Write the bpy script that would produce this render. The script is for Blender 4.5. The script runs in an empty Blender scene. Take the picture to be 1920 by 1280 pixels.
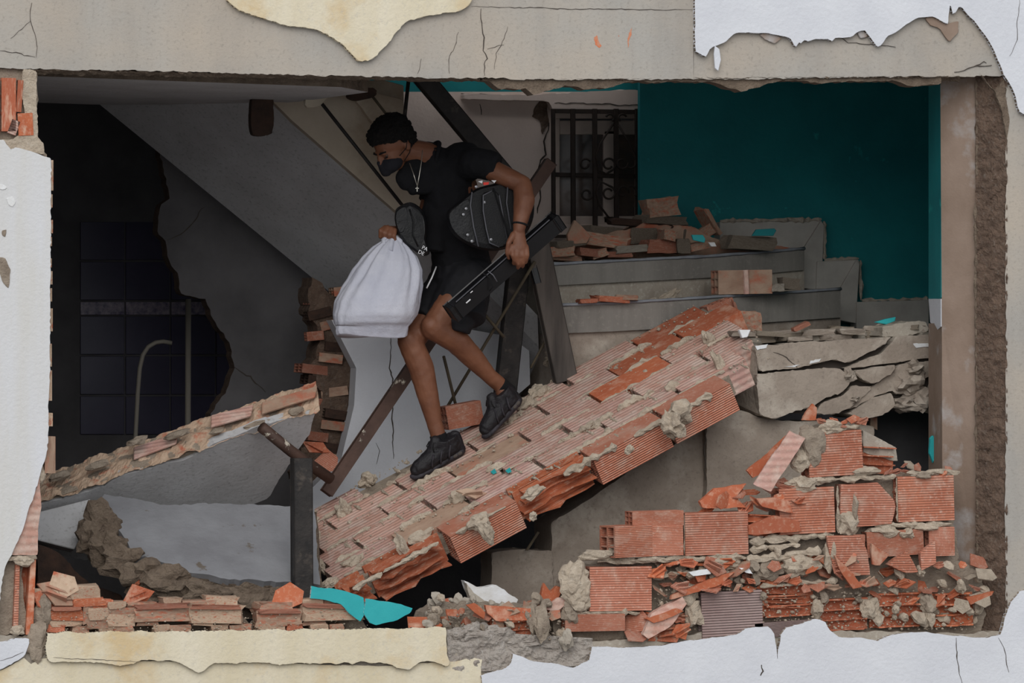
import bpy, bmesh, math, random
from mathutils import Vector, Matrix, noise

# ------------------------------------------------------------------ camera, sky, exposure
scene = bpy.context.scene
COL = scene.collection
DIST, YAW, FPX, ZC = 22.0, math.radians(16.0), 8800.0, 1.9
CAM = Vector((-DIST*math.sin(YAW), -DIST*math.cos(YAW), ZC))
FWD = Vector((math.sin(YAW), math.cos(YAW), 0)); RGT = Vector((math.cos(YAW), -math.sin(YAW), 0)); UP = Vector((0, 0, 1))
cd = bpy.data.cameras.new('camera'); cd.sensor_width = 36.0; cd.lens = FPX/1920*36.0; cd.clip_end = 200
co = bpy.data.objects.new('camera', cd); COL.objects.link(co)
co.location = CAM; co.rotation_euler = (math.radians(90), 0, -YAW)
scene.camera = co

world = bpy.data.worlds.new('overcast_sky'); scene.world = world; world.use_nodes = True
bg = world.node_tree.nodes['Background']; bg.inputs[0].default_value = (0.92, 0.96, 1.0, 1); bg.inputs[1].default_value = 0.80
sd = bpy.data.lights.new('hazy_sun', 'SUN'); sd.energy = 1.65; sd.angle = math.radians(50); sd.color = (1, 0.97, 0.93)
so = bpy.data.objects.new('hazy_sun', sd); COL.objects.link(so)
so.rotation_euler = Vector((0.28, 0.88, -0.52)).to_track_quat('-Z', 'Y').to_euler()
vs = scene.view_settings
vs.view_transform = 'Standard'; vs.look = 'None'; vs.gamma = 1.0; vs.use_curve_mapping = False; vs.exposure = 0.0

# ------------------------------------------------------------------ helpers
rng = random.Random(7)
R = math.radians
def ray(px, py): return FWD + RGT*((px-960)/FPX) + UP*((640-py)/FPX)
def P(px, py, Y):
    d = ray(px, py); t = (Y-CAM.y)/d.y
    return CAM + d*t
def on_plane(px, py, p0, n):
    d = ray(px, py); return CAM + d*((p0-CAM).dot(n)/d.dot(n))
def pxsize(Y): return (P(961, 640, Y)-P(960, 640, Y)).x     # metres of one pixel across at depth Y

def N(nt, t, **kw):
    n = nt.nodes.new(t)
    for k, v in kw.items(): setattr(n, k, v)
    return n
MATS = {}
def mat(name, c1, c2=None, scale=5.0, rough=0.9, bump=0.3, bscale=60.0, c3=None, c3scale=2.0, c3thr=0.58, c3soft=0.06,
        metal=0.0, rand=0.0, ribs=0.0, ribscale=26.0, streak=False, rand_c=None, spec=0.3, bdist=0.01, fine=None, trans=0.0):
    m = bpy.data.materials.new(name); m.use_nodes = True; MATS[name] = m
    nt = m.node_tree; L = nt.links.new
    b = nt.nodes['Principled BSDF']
    b.inputs['Roughness'].default_value = rough; b.inputs['Metallic'].default_value = metal
    b.inputs['Specular IOR Level'].default_value = spec
    if trans: b.inputs['Transmission Weight'].default_value = trans
    tc = N(nt, 'ShaderNodeTexCoord'); oi = N(nt, 'ShaderNodeObjectInfo')
    vec = tc.outputs['Object']
    if rand or rand_c:
        mul = N(nt, 'ShaderNodeMath', operation='MULTIPLY'); mul.inputs[1].default_value = 37.0; L(oi.outputs['Random'], mul.inputs[0])
        add = N(nt, 'ShaderNodeVectorMath', operation='ADD'); L(vec, add.inputs[0]); L(mul.outputs[0], add.inputs[1]); nvec = add.outputs[0]
    else: nvec = vec
    if streak:
        mp = N(nt, 'ShaderNodeMapping'); mp.inputs['Scale'].default_value = (1, 1, 0.12); L(nvec, mp.inputs[0]); svec = mp.outputs[0]
    else: svec = nvec
    col = None
    def mix(fac, a, bb):
        mx = N(nt, 'ShaderNodeMix', data_type='RGBA')
        if hasattr(fac, 'links'): L(fac, mx.inputs[0])
        else: mx.inputs[0].default_value = fac
        for i, v in ((6, a), (7, bb)):
            if hasattr(v, 'links'): L(v, mx.inputs[i])
            else: mx.inputs[i].default_value = (*v, 1)
        return mx.outputs[2]
    def nz(vec, sc, lo, hi, det=6.0):
        n = N(nt, 'ShaderNodeTexNoise'); n.inputs['Scale'].default_value = sc; n.inputs['Detail'].default_value = det; n.inputs['Roughness'].default_value = 0.62
        L(vec, n.inputs['Vector'])
        r = N(nt, 'ShaderNodeMapRange'); r.inputs[1].default_value = lo; r.inputs[2].default_value = hi; L(n.outputs['Fac'], r.inputs[0])
        return r.outputs[0], n.outputs['Fac']
    col = c1
    if rand_c: col = mix(oi.outputs['Random'], c1, rand_c)
    if c2:
        f, _ = nz(svec, scale, 0.35, 0.68); col = mix(f, col, c2)
    if c3:
        f, _ = nz(nvec, c3scale, c3thr-c3soft, c3thr+c3soft, 8.0); col = mix(f, col, c3)
    if fine:
        f, _ = nz(nvec, 55.0, 0.54, 0.86, 9.0); col = mix(f, col, fine)
    if rand:
        hs = N(nt, 'ShaderNodeHueSaturation'); r = N(nt, 'ShaderNodeMapRange'); r.inputs[3].default_value = 1-rand; r.inputs[4].default_value = 1+rand
        m2 = N(nt, 'ShaderNodeMath', operation='FRACT'); m3 = N(nt, 'ShaderNodeMath', operation='MULTIPLY'); m3.inputs[1].default_value = 7.13
        L(oi.outputs['Random'], m3.inputs[0]); L(m3.outputs[0], m2.inputs[0]); L(m2.outputs[0], r.inputs[0])
        L(r.outputs[0], hs.inputs['Value'])
        if hasattr(col, 'links'): L(col, hs.inputs['Color'])
        else: hs.inputs['Color'].default_value = (*col, 1)
        col = hs.outputs[0]
    if hasattr(col, 'links'): L(col, b.inputs['Base Color'])
    else: b.inputs['Base Color'].default_value = (*col, 1)
    if bump or ribs:
        h = None
        if bump:
            n = N(nt, 'ShaderNodeTexNoise'); n.inputs['Scale'].default_value = bscale; n.inputs['Detail'].default_value = 8; n.inputs['Roughness'].default_value = 0.65
            L(nvec, n.inputs['Vector']); h = n.outputs['Fac']
            bp = N(nt, 'ShaderNodeBump'); bp.inputs['Strength'].default_value = bump; bp.inputs['Distance'].default_value = bdist
            L(h, bp.inputs['Height']); L(bp.outputs[0], b.inputs['Normal']); last = bp
        if ribs:
            sx = N(nt, 'ShaderNodeSeparateXYZ'); L(vec, sx.inputs[0])
            ad = N(nt, 'ShaderNodeMath', operation='ADD'); L(sx.outputs[1], ad.inputs[0]); L(sx.outputs[2], ad.inputs[1])
            ml = N(nt, 'ShaderNodeMath', operation='MULTIPLY'); ml.inputs[1].default_value = 20*ribscale; L(ad.outputs[0], ml.inputs[0])
            sn = N(nt, 'ShaderNodeMath', operation='SINE'); L(ml.outputs[0], sn.inputs[0])
            b2 = N(nt, 'ShaderNodeBump'); b2.inputs['Strength'].default_value = ribs; b2.inputs['Distance'].default_value = 0.004
            L(sn.outputs[0], b2.inputs['Height'])
            if bump: L(last.outputs[0], b2.inputs['Normal'])
            L(b2.outputs[0], b.inputs['Normal'])
    return m
def s2l(r, g, b): return tuple(((c/255)/12.92 if c <= 10 else ((c/255+0.055)/1.055)**2.4) for c in (r, g, b))

mat('concrete', s2l(170,166,160), s2l(155,150,144), 4, .92, .35, 70, c3=s2l(180,168,154), c3scale=1.1, c3thr=.56, c3soft=.14, streak=True, fine=s2l(135,130,122))
mat('concrete_warm', s2l(158,146,134), s2l(136,124,113), 5, .95, .6, 40, c3=s2l(182,172,160), c3scale=3, c3thr=.6, c3soft=.08, fine=s2l(112,102,94))
mat('concrete_dust', s2l(172,164,152), s2l(150,140,128), 7, .95, .8, 30, fine=s2l(198,192,182))
mat('concrete_rough', s2l(142,126,110), s2l(112,97,84), 14, .97, 1.0, 45, bdist=.03)
mat('brown_mortar', s2l(134,112,97), s2l(104,86,75), 18, .97, 1.0, 60, bdist=.03, fine=s2l(150,140,130))
mat('column_plaster', s2l(150,131,118), s2l(130,111,97), 3, .92, .3, 40, c3=s2l(170,165,163), c3scale=2.2, c3thr=.58, c3soft=.05, streak=False)
mat('plaster_white', s2l(214,216,222), s2l(204,206,213), 3, .85, .45, 45, fine=s2l(206,208,214))
mat('plaster_cream', s2l(220,211,190), s2l(208,196,168), 3.5, .88, .5, 45, c3=s2l(206,184,146), c3scale=3.0, c3thr=.60, c3soft=.08, streak=True, fine=s2l(190,184,172))
mat('plaster_jamb', s2l(211,213,220), s2l(200,197,189), 2.5, .86, .4, 45, streak=True)
mat('plaster_grey', s2l(190,190,192), s2l(174,173,174), 4, .9, .3, 40, fine=s2l(120,118,116))
mat('slab_paint', s2l(138,139,143), s2l(122,122,126), 4, .9, .4, 35, c3=s2l(104,95,86), c3scale=7, c3thr=.65, c3soft=.02)
mat('cream_wall', s2l(222,204,194), s2l(206,188,178), 2.5, .9, .25, 40)
mat('stringer_plaster', s2l(196,184,166), s2l(172,158,142), 2.2, .9, .3, 30, c3=s2l(150,132,112), c3scale=2, c3thr=.62, c3soft=.1)
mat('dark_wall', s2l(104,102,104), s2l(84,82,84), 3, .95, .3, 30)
mat('teal', s2l(24,126,130), s2l(19,110,116), 3, .6, .25, 30, c3=s2l(36,160,156), c3scale=6, c3thr=.68, c3soft=.03)
mat('teal_chip', s2l(50,170,174), s2l(40,156,162), 4, .5, .2, 30, c3=s2l(215,222,220), c3scale=14, c3thr=.68, c3soft=.01)
mat('stair_tile', s2l(140,136,130), s2l(116,112,107), 6, .85, .3, 30, streak=True, fine=s2l(150,146,138))
mat('skirting_tile', s2l(176,172,166), s2l(156,152,146), 6, .7, .25, 30)
mat('tread_edge', s2l(142,146,153), s2l(118,120,126), 10, .6, .2, 40)
BR1, BR2 = s2l(187,120,95), s2l(170,106,84)
DUST = s2l(196,168,150)
mat('brick', BR1, BR2, 6, .88, .25, 60, c3=s2l(190,150,132), c3scale=11, c3thr=.6, c3soft=.1, rand=.12, rand_c=s2l(190,130,110), fine=s2l(215,190,174), ribs=.6, ribscale=28)
mat('brick_panel', s2l(197,157,142), s2l(178,135,119), 7, .9, .5, 50, c3=s2l(200,176,164), c3scale=13, c3thr=.55, c3soft=.1, rand=.10, rand_c=s2l(186,148,142), ribs=.4, ribscale=9, fine=s2l(205,185,170))
mat('brick_inner', s2l(190,108,72), s2l(166,88,60), 6, .85, .25, 60, c3=s2l(196,156,134), c3scale=10, c3thr=.60, c3soft=.08, rand=.16, rand_c=s2l(166,98,76), fine=s2l(200,165,140))
mat('brick_grey', s2l(168,148,144), s2l(150,126,122), 6, .9, .3, 60, ribs=.9, ribscale=28, rand=.08)
mat('brick_dusty', s2l(176,150,130), s2l(150,120,102), 8, .93, .5, 50, c3=s2l(180,104,80), c3scale=6, c3thr=.58, c3soft=.08, rand=.14)
mat('brick_edge', s2l(196,172,150), s2l(174,148,126), 20, .95, .5, 60, c3=s2l(178,104,80), c3scale=11, c3thr=.60, c3soft=.06, rand=.14)
mat('mortar', s2l(204,189,170), s2l(176,160,142), 16, .97, .9, 70, bdist=.02, rand=.08, fine=s2l(214,204,190))
mat('mortar_dark', s2l(172,158,142), s2l(144,130,116), 16, .97, .9, 60, bdist=.02, rand=.1)
mat('flake_white', s2l(228,230,234), s2l(206,204,200), 9, .85, .4, 50, rand=.06)
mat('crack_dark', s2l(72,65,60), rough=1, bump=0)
mat('orange_stain', s2l(206,112,70), s2l(188,150,128), 30, .9, .2)
mat('steel_black', s2l(40,38,38), s2l(58,54,52), 12, .55, .3, 50, metal=.3, c3=s2l(84,76,70), c3scale=9, c3thr=.64)
mat('steel_sooty', s2l(52,48,46), s2l(104,96,90), 5, .8, .3, 40, streak=True)
mat('steel_brown', s2l(86,66,58), s2l(66,50,44), 9, .6, .3, 40, metal=.2, c3=s2l(190,182,168), c3scale=9, c3thr=.63, c3soft=.02)
mat('rusty', s2l(74,54,44), s2l(48,38,34), 12, .85, .5, 40)
mat('rod', s2l(92,82,66), s2l(70,62,52), 12, .8, .2)
mat('pipe_grey', s2l(148,142,132), rough=.5, bump=.1)
mat('iron', s2l(46,38,34), s2l(62,50,44), 14, .6, .3)
mat('window_frame', s2l(206,190,180), s2l(186,170,160), 6, .7, .2)
mat('glass_dark', s2l(62,58,58), s2l(104,84,72), 3.5, .25, 0, spec=.6)
mat('blue_tile', s2l(66,63,86), s2l(56,54,76), 5, .3, .05, spec=.5)
mat('border_tile', s2l(160,150,160), s2l(70,62,96), 26, .3, .05, spec=.5)
mat('skin', s2l(122,79,57), s2l(104,65,47), 9, .55, .15, 120, spec=.4)
mat('hair', s2l(16,14,14), s2l(26,22,20), 60, .85, .9, 90, bdist=.02)
mat('shirt', s2l(22,22,26), s2l(15,15,18), 14, .92, .3, 180)
mat('shorts', s2l(20,20,24), s2l(26,26,30), 14, .8, .35, 25)
mat('mask', s2l(30,30,36), rough=.9, bump=.1)
mat('shoe_black', s2l(34,32,36), s2l(22,21,24), 30, .5, .5, 60)
mat('sole_black', s2l(30,28,32), s2l(62,58,64), 25, .65, .3)
mat('lace', s2l(20,20,22), rough=.9, bump=0)
mat('sock', s2l(16,16,18), rough=.95, bump=.3)
mat('silver', s2l(200,195,185), rough=.3, bump=0, metal=.8)
mat('case_black', s2l(19,19,22), s2l(13,13,16), 20, .5, .35, 160, spec=.35)
mat('piping', s2l(92,92,98), rough=.5, bump=0)
mat('rivet', s2l(150,150,154), rough=.35, bump=0, metal=.7)
mat('box_black', s2l(13,13,16), s2l(19,19,22), 8, .35, .1, 60, spec=.5)
mat('leather', s2l(14,14,16), s2l(22,22,25), 12, .42, .6, 25, spec=.4)
mat('bag_white', s2l(196,197,208), s2l(180,182,196), 6, .6, .6, 22, spec=.35)
mat('print_white', s2l(225,225,228), rough=.8, bump=0)
mat('red_tag', s2l(220,60,50), rough=.5, bump=0)
mat('eye_white', s2l(70,55,48), rough=.3, bump=0)
mat('torn_render', s2l(182,174,166), s2l(156,146,138), 9, .96, .9, 45, bdist=.02, fine=s2l(206,202,198))
mat('street', s2l(140,138,136), s2l(120,118,116), 3, .95, .3, 40)
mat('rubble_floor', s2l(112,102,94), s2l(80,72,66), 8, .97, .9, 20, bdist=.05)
mat('dark_box', s2l(88,88,92), s2l(74,74,78), 6, .7, .2)

def M(name): return MATS[name]
def tag(o, label=None, cat=None, group=None, kind=None):
    if label: o['label'] = label
    if cat: o['category'] = cat
    if group: o['group'] = group
    if kind: o['kind'] = kind
    return o
def empty(name, loc=(0, 0, 0), parent=None):
    o = bpy.data.objects.new(name, None); COL.objects.link(o); o.location = loc; o.parent = parent; o.empty_display_size = .1
    return o
def link(name, me, m, parent=None, mw=None, smooth=False):
    """mesh in world coordinates (or with matrix mw) linked under parent without moving"""
    o = bpy.data.objects.new(name, me); COL.objects.link(o)
    if m and not me.materials: me.materials.append(M(m) if isinstance(m, str) else m)
    if parent:
        o.parent = parent; o.matrix_parent_inverse = WM(parent).inverted()
    if mw is not None: o.matrix_basis = mw
    if smooth: me.shade_smooth()
    return o
def WM(o):
    m = Matrix.LocRotScale(o.location, o.rotation_euler, o.scale) if o.rotation_mode != 'QUATERNION' else Matrix.LocRotScale(o.location, o.rotation_quaternion, o.scale)
    if o.parent: return WM(o.parent) @ o.matrix_parent_inverse @ m
    return m
def tomesh(bm, name):
    bmesh.ops.recalc_face_normals(bm, faces=bm.faces[:])
    me = bpy.data.meshes.new(name); bm.to_mesh(me); bm.free(); return me

def jag(pts, amp=3.0, step=8.0, seed=0, closed=True, keep=()):
    """ragged version of a pixel outline; edges whose index is in keep stay straight"""
    r = random.Random(seed); out = []
    n = len(pts); rg = range(n if closed else n-1)
    for i in rg:
        a, b = Vector(pts[i][:2]), Vector(pts[(i+1) % n][:2]); d = b-a; L = d.length
        out.append(tuple(a))
        if i in keep or L < step*1.3: continue
        k = max(2, int(L/step)); nrm = Vector((-d.y, d.x))/max(L, 1e-6)
        w = 0
        for j in range(1, k):
            w = w*.55 + r.uniform(-1, 1)*amp
            q = a + d*((j+r.uniform(-.3, .3))/k) + nrm*w
            out.append(tuple(q))
    if not closed: out.append(tuple(pts[-1][:2]))
    return out
def prism3(name, pts, ext, m, parent=None, bevel=0.0, edge=None):
    """closed polygon of 3-D points extruded by ext; faces of the rim may take another material (edge)"""
    bm = bmesh.new(); ext = Vector(ext)
    f = [bm.verts.new(p) for p in pts]; g = [bm.verts.new(Vector(p)+ext) for p in pts]
    n = len(pts); bm.faces.new(f); bm.faces.new(g[::-1])
    for i in range(n):
        q = bm.faces.new((f[i], g[i], g[(i+1) % n], f[(i+1) % n])); q.material_index = 1 if edge else 0
    if bevel: bmesh.ops.bevel(bm, geom=bm.edges[:], offset=bevel, segments=1, affect='EDGES', clamp_overlap=True)
    me = tomesh(bm, name); me.materials.append(M(m))
    if edge: me.materials.append(M(edge))
    return link(name, me, None, parent)
def prism(name, pts, Y, thick, m, parent=None, bevel=0.0, edge=None, amp=0, step=8, seed=0, keep=()):
    if amp: pts = jag(pts, amp, step, seed, True, keep)
    return prism3(name, [P(p[0], p[1], p[2] if len(p) > 2 else Y) for p in pts], (0, thick, 0), m, parent, bevel, edge)
def box(name, lo, hi, m, parent=None, bevel=0.0):
    bm = bmesh.new(); bmesh.ops.create_cube(bm, size=1)
    for v in bm.verts: v.co = Vector([lo[i] + (v.co[i]+.5)*(hi[i]-lo[i]) for i in range(3)])
    if bevel: bmesh.ops.bevel(bm, geom=bm.edges[:], offset=bevel, segments=2, affect='EDGES')
    return link(name, tomesh(bm, name), m, parent)
def tube_bm(bm, pts, rad, seg=8, lump=0.0, seed=0, cap=True, flat=1.0):
    pts = [Vector(p) for p in pts]; rings = []
    for i, p in enumerate(pts):
        t = (pts[min(i+1, len(pts)-1)]-pts[max(i-1, 0)]).normalized()
        a = t.cross(Vector((0, 1, 0)));  a = a if a.length > .2 else t.cross(Vector((1, 0, 0)))
        a.normalize(); b = t.cross(a); r = rad[i] if isinstance(rad, (list, tuple)) else rad
        ring = []
        for k in range(seg):
            an = 2*math.pi*k/seg; d = a*math.cos(an)+b*math.sin(an)*flat
            qq = (p+d*r)+Vector((seed*.37, 0, 0)); rr = r*max(.25, 1+(lump*(noise.noise(qq*30)*1.9+noise.noise(qq*85)*1.5) if lump else 0))
            ring.append(bm.verts.new(p+d*rr))
        rings.append(ring)
    for i in range(len(rings)-1):
        for k in range(seg):
            bm.faces.new((rings[i][k], rings[i][(k+1) % seg], rings[i+1][(k+1) % seg], rings[i+1][k]))
    if cap: bm.faces.new(rings[0][::-1]); bm.faces.new(rings[-1])
def tube(name, pts, rad, m, parent=None, seg=8, lump=0, seed=0, smooth=True, flat=1.0):
    bm = bmesh.new(); tube_bm(bm, pts, rad, seg, lump, seed, True, flat)
    return link(name, tomesh(bm, name), m, parent, smooth=smooth)
def dense(pts, step):
    out = []
    for a, b in zip(pts, pts[1:]):
        a, b = Vector(a), Vector(b); k = max(1, int((b-a).length/step))
        out += [a+(b-a)*(j/k) for j in range(k)]
    return out+[Vector(pts[-1])]
def mortar_line(pts3, rad, parent, seed, m='mortar', name='mortar_bed', flat=1.0):
    pts = dense(pts3, .018); r = random.Random(seed)
    rr = [rad*(.75+.5*noise.noise(Vector((i*.23, seed*5.1, 0)))+.15*r.random()) for i in range(len(pts))]
    rr[0] *= .4; rr[-1] *= .4; rr = [q*(1+.5*noise.noise(Vector((i*.9, seed*1.9, 4)))) for i, q in enumerate(rr)]
    pts = [p+Vector((0, 0, 1))*rad*.5*noise.noise(Vector((i*.31, seed*2.3, 9))) for i, p in enumerate(pts)]
    return tube(name, pts, rr, m, parent, 8, .55, seed, smooth=False, flat=flat)
def bar(name, a, b, w, d, m, parent=None, roll=0.0, bevel=.003):
    """rectangular bar a->b: width w seen from the front, depth d"""
    a, b = Vector(a), Vector(b); t = (b-a); L = t.length; t.normalize()
    s = t.cross(Vector((0, 1, 0))).normalized(); q = s.cross(t)
    if roll: rm = Matrix.Rotation(roll, 3, t); s, q = rm@s, rm@q
    bm = bmesh.new(); bmesh.ops.create_cube(bm, size=1)
    for v in bm.verts: v.co = a + t*(v.co.z+.5)*L + s*v.co.x*w + q*v.co.y*d
    if bevel: bmesh.ops.bevel(bm, geom=bm.edges[:], offset=bevel, segments=1, affect='EDGES')
    return link(name, tomesh(bm, name), m, parent)
def rock_me(seed, sx, sy, sz, sub=2, rough=.35, freq=2.2):
    bm = bmesh.new(); bmesh.ops.create_icosphere(bm, subdivisions=sub, radius=1)
    o = Vector((seed*4.13, seed*1.7, seed*.9))
    for v in bm.verts:
        p = v.co.copy(); k = 1+rough*noise.noise(p*freq*.6+o)*1.4+rough*.6*noise.noise(p*freq*2+o)+(rough*.45*noise.noise(p*freq*5+o) if sub > 2 else 0)
        p = p*k; v.co = Vector((p.x*sx, p.y*sy, p.z*sz))
    return tomesh(bm, 'rock')
def lump(name, px, py, Y, wpx, hpx, m='mortar', parent=None, seed=0, depth=None, sub=3, rough=.35, rot=0):
    s = pxsize(Y); me = rock_me(seed, wpx*s/2, (depth or min(wpx, hpx)*s)/2, hpx*s/2, sub, rough)
    return link(name, me, m, parent, Matrix.Translation(P(px, py, Y)) @ Matrix.Rotation(R(rot), 4, 'Y'))
def roughgrid(name, c00, c10, c11, c01, nx, ny, amp, m, parent=None, freq=18, seed=0, push=(0, -1, 0)):
    bm = bmesh.new(); V = []; push = Vector(push); o = Vector((seed*3.3, 0, 0))
    for j in range(ny+1):
        row = []
        for i in range(nx+1):
            u, v = i/nx, j/ny
            p = (c00*(1-u)+c10*u)*(1-v)+(c01*(1-u)+c11*u)*v
            h = noise.fractal(p*freq+o, .8, 2.1, 4)
            row.append(bm.verts.new(p+push*amp*h))
        V.append(row)
    for j in range(ny):
        for i in range(nx): bm.faces.new((V[j][i], V[j][i+1], V[j+1][i+1], V[j+1][i]))
    return link(name, tomesh(bm, name), m, parent)
def ribbon(name, pts, Y, w, m='crack_dark', parent=None, seed=0, amp=2.0, step=7):
    """thin open crack drawn as a narrow tapering sliver just proud of the surface"""
    pts = jag(pts, amp, step, seed, False); s = pxsize(Y)
    bm = bmesh.new(); n = len(pts); a = []; b = []; r = random.Random(seed)
    for i, p in enumerate(pts):
        q = Vector(pts[min(i+1, n-1)])-Vector(pts[max(i-1, 0)]); q = Vector((-q.y, q.x)).normalized()
        ww = w*.36*(math.sin(math.pi*(i+.4)/(n-.2))**.5)*r.uniform(.5, 1.2)
        a.append(bm.verts.new(P(p[0]+q.x*ww, p[1]+q.y*ww, Y))); b.append(bm.verts.new(P(p[0]-q.x*ww, p[1]-q.y*ww, Y)))
    for i in range(n-1): bm.faces.new((a[i], a[i+1], b[i+1], b[i]))
    g = bmesh.ops.extrude_face_region(bm, geom=bm.faces[:])
    bmesh.ops.translate(bm, verts=[v for v in g['geom'] if isinstance(v, bmesh.types.BMVert)], vec=(0, .006, 0))
    return link(name, tomesh(bm, name), m, parent)

# brick meshes: x length, y thickness (0 = face, + inward), z height, centred in x and z
def hollow_me(L, T, H, nt=2, nh=3, w=.01, wob=0.0, seed=0):
    bm = bmesh.new(); r = random.Random(seed)
    ys = [0]; zs = [-H/2]
    cw = (T-w*(nt+1))/nt; ch = (H-w*(nh+1))/nh
    for i in range(nt): ys += [ys[-1]+w, ys[-1]+w+cw]
    ys.append(T)
    for i in range(nh): zs += [zs[-1]+w, zs[-1]+w+ch]
    zs.append(H/2)
    V = {}
    for s in (-1, 1):
        for i, y in enumerate(ys):
            for j, z in enumerate(zs): V[s, i, j] = bm.verts.new((s*L/2+(r.uniform(-wob, wob) if wob else 0), y, z))
    ni, nj = len(ys)-1, len(zs)-1
    for i in range(ni):
        for j in range(nj):
            cell = i % 2 == 1 and j % 2 == 1
            if not cell:
                for s in (-1, 1): bm.faces.new([V[s, i, j], V[s, i+1, j], V[s, i+1, j+1], V[s, i, j+1]])
            else:
                for (a, b) in (((i, j), (i+1, j)), ((i+1, j), (i+1, j+1)), ((i+1, j+1), (i, j+1)), ((i, j+1), (i, j))):
                    bm.faces.new([V[-1, *a], V[1, *a], V[1, *b], V[-1, *b]])
    per = [(i, 0) for i in range(ni)]+[(ni, j) for j in range(nj)]+[(i, nj) for i in range(ni, 0, -1)]+[(0, j) for j in range(nj, 0, -1)]
    for k in range(len(per)):
        a, b = per[k], per[(k+1) % len(per)]
        bm.faces.new([V[-1, *a], V[1, *a], V[1, *b], V[-1, *b]])
    bmesh.ops.remove_doubles(bm, verts=bm.verts[:], dist=1e-6)
    return tomesh(bm, 'hollow_brick')
def comb_me(seed, shelves=4, cut=.5):
    """hollow brick whose face has broken away: back plate with ragged horizontal webs (unit size L=1,T=1,H=1)"""
    r = random.Random(seed); bm = bmesh.new()
    def slab(x0, x1, y0, y1, z0, z1, ragged):
        n = 7; top = []; bot = []
        f0 = []; f1 = []; b0 = []; b1 = []
        for i in range(n+1):
            x = x0+(x1-x0)*i/n; yy = y0+(r.uniform(0, cut) if ragged else 0)*(y1-y0)
            f0.append(bm.verts.new((x, yy, z0))); f1.append(bm.verts.new((x, yy, z1)))
            b0.append(bm.verts.new((x, y1, z0))); b1.append(bm.verts.new((x, y1, z1)))
        for i in range(n):
            for q in ((f0[i], f0[i+1], f1[i+1], f1[i]), (b0[i], b1[i], b1[i+1], b0[i+1]), (f1[i], f1[i+1], b1[i+1], b1[i]), (f0[i], b0[i], b0[i+1], f0[i+1])): bm.faces.new(q)
        bm.faces.new((f0[0], f1[0], b1[0], b0[0])); bm.faces.new((f0[-1], b0[-1], b1[-1], f1[-1]))
    slab(-.5, .5, .52, .62, -.5, .5, False)
    for k in range(shelves):
        z = -.5+k/(shelves-1)*.95
        slab(-.5+r.uniform(0, .1), .5-r.uniform(0, .15), 0, .55, z, z+.05, True)
    slab(-.5, .5, .9, 1, -.5, .5, False)
    return tomesh(bm, 'open_brick')
def shard_me(seed, fins=None, size=.12, th=.011):
    r = random.Random(seed); bm = bmesh.new()
    n = r.randint(4, 6); asp = r.uniform(.35, .8); pts = []
    for i in range(n):
        a = 2*math.pi*(i+r.uniform(-.25, .25))/n; pts.append(Vector((math.cos(a)*size*r.uniform(.75, 1.05), math.sin(a)*size*asp*r.uniform(.75, 1.1), 0)))
    f = [bm.verts.new(p+Vector((0, 0, th/2))) for p in pts]; g = [bm.verts.new(p-Vector((0, 0, th/2))) for p in pts]
    bm.faces.new(f); bm.faces.new(g[::-1])
    for i in range(n): bm.faces.new((f[i], g[i], g[(i+1) % n], f[(i+1) % n]))
    for k in range(r.choice((0, 0, 1, 2)) if fins is None else fins):
        y = (-.3+.5*k)*size*asp; x0, x1 = -size*.6, size*.55; h = size*r.uniform(.2, .5)
        q = [(x0, y, 0), (x1, y, 0), (x1*.8, y, h), (x0*.7, y, h*.6)]
        A = [bm.verts.new((x, yy-th/2, z)) for x, yy, z in q]; B = [bm.verts.new((x, yy+th/2, z)) for x, yy, z in q]
        bm.faces.new(A); bm.faces.new(B[::-1])
        for i in range(4): bm.faces.new((A[i], B[i], B[(i+1) % 4], A[(i+1) % 4]))
    return tomesh(bm, 'brick_shard')
HOLLOW = hollow_me(.30, .12, .20)
COMBS = [comb_me(i, 4, .7) for i in range(4)]
SHARDS = [shard_me(i) for i in range(12)]
ROCKS = [rock_me(i, .03, .024, .0195, 2, .45) for i in range(8)]
def with_mat(me, m):
    k = me.name+'|'+m
    if k not in CACHE:
        c = me.copy(); c.materials.clear(); c.materials.append(M(m)); CACHE[k] = c
    return CACHE[k]
CACHE = {}
def place(name, me, m, mw, parent=None):
    return link(name, with_mat(me, m), None, parent, mw)
def brick_rect(x0, y0, x1, y1, Y, m='brick', parent=None, rot=0.0, yaw=0.0, me=None, T=None, name='brick'):
    """a brick whose face fills the pixel box (lower-left to upper-right) on plane Y"""
    c = P((x0+x1)/2, (y0+y1)/2, Y); w = P(x1, y0, Y).x-P(x0, y0, Y).x; h = P(x0, y0, Y).z-P(x0, y1, Y).z
    me = me or HOLLOW
    base = (1, 1, 1) if me in COMBS else (.30, .12, .20)
    T = T or .12
    mw = Matrix.Translation(c) @ Matrix.Rotation(R(yaw), 4, 'Z') @ Matrix.Rotation(R(rot), 4, 'Y') @ Matrix.Diagonal((w/base[0], T/base[1], h/base[2], 1))
    return place(name, me, m, mw, parent)
def loose(name, me, m, px, py, Y, label, cat, group, rot=(0, 0, 0), s=1.0):
    if not hasattr(s, '__len__'): s = (s, s, s)
    mw = Matrix.Translation(P(px, py, Y)) @ Matrix.Rotation(R(rot[2]), 4, 'Z') @ Matrix.Rotation(R(rot[1]), 4, 'Y') @ Matrix.Rotation(R(rot[0]), 4, 'X') @ Matrix.Diagonal((*s, 1))
    return tag(place(name, me, m, mw), label, cat, group)

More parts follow.
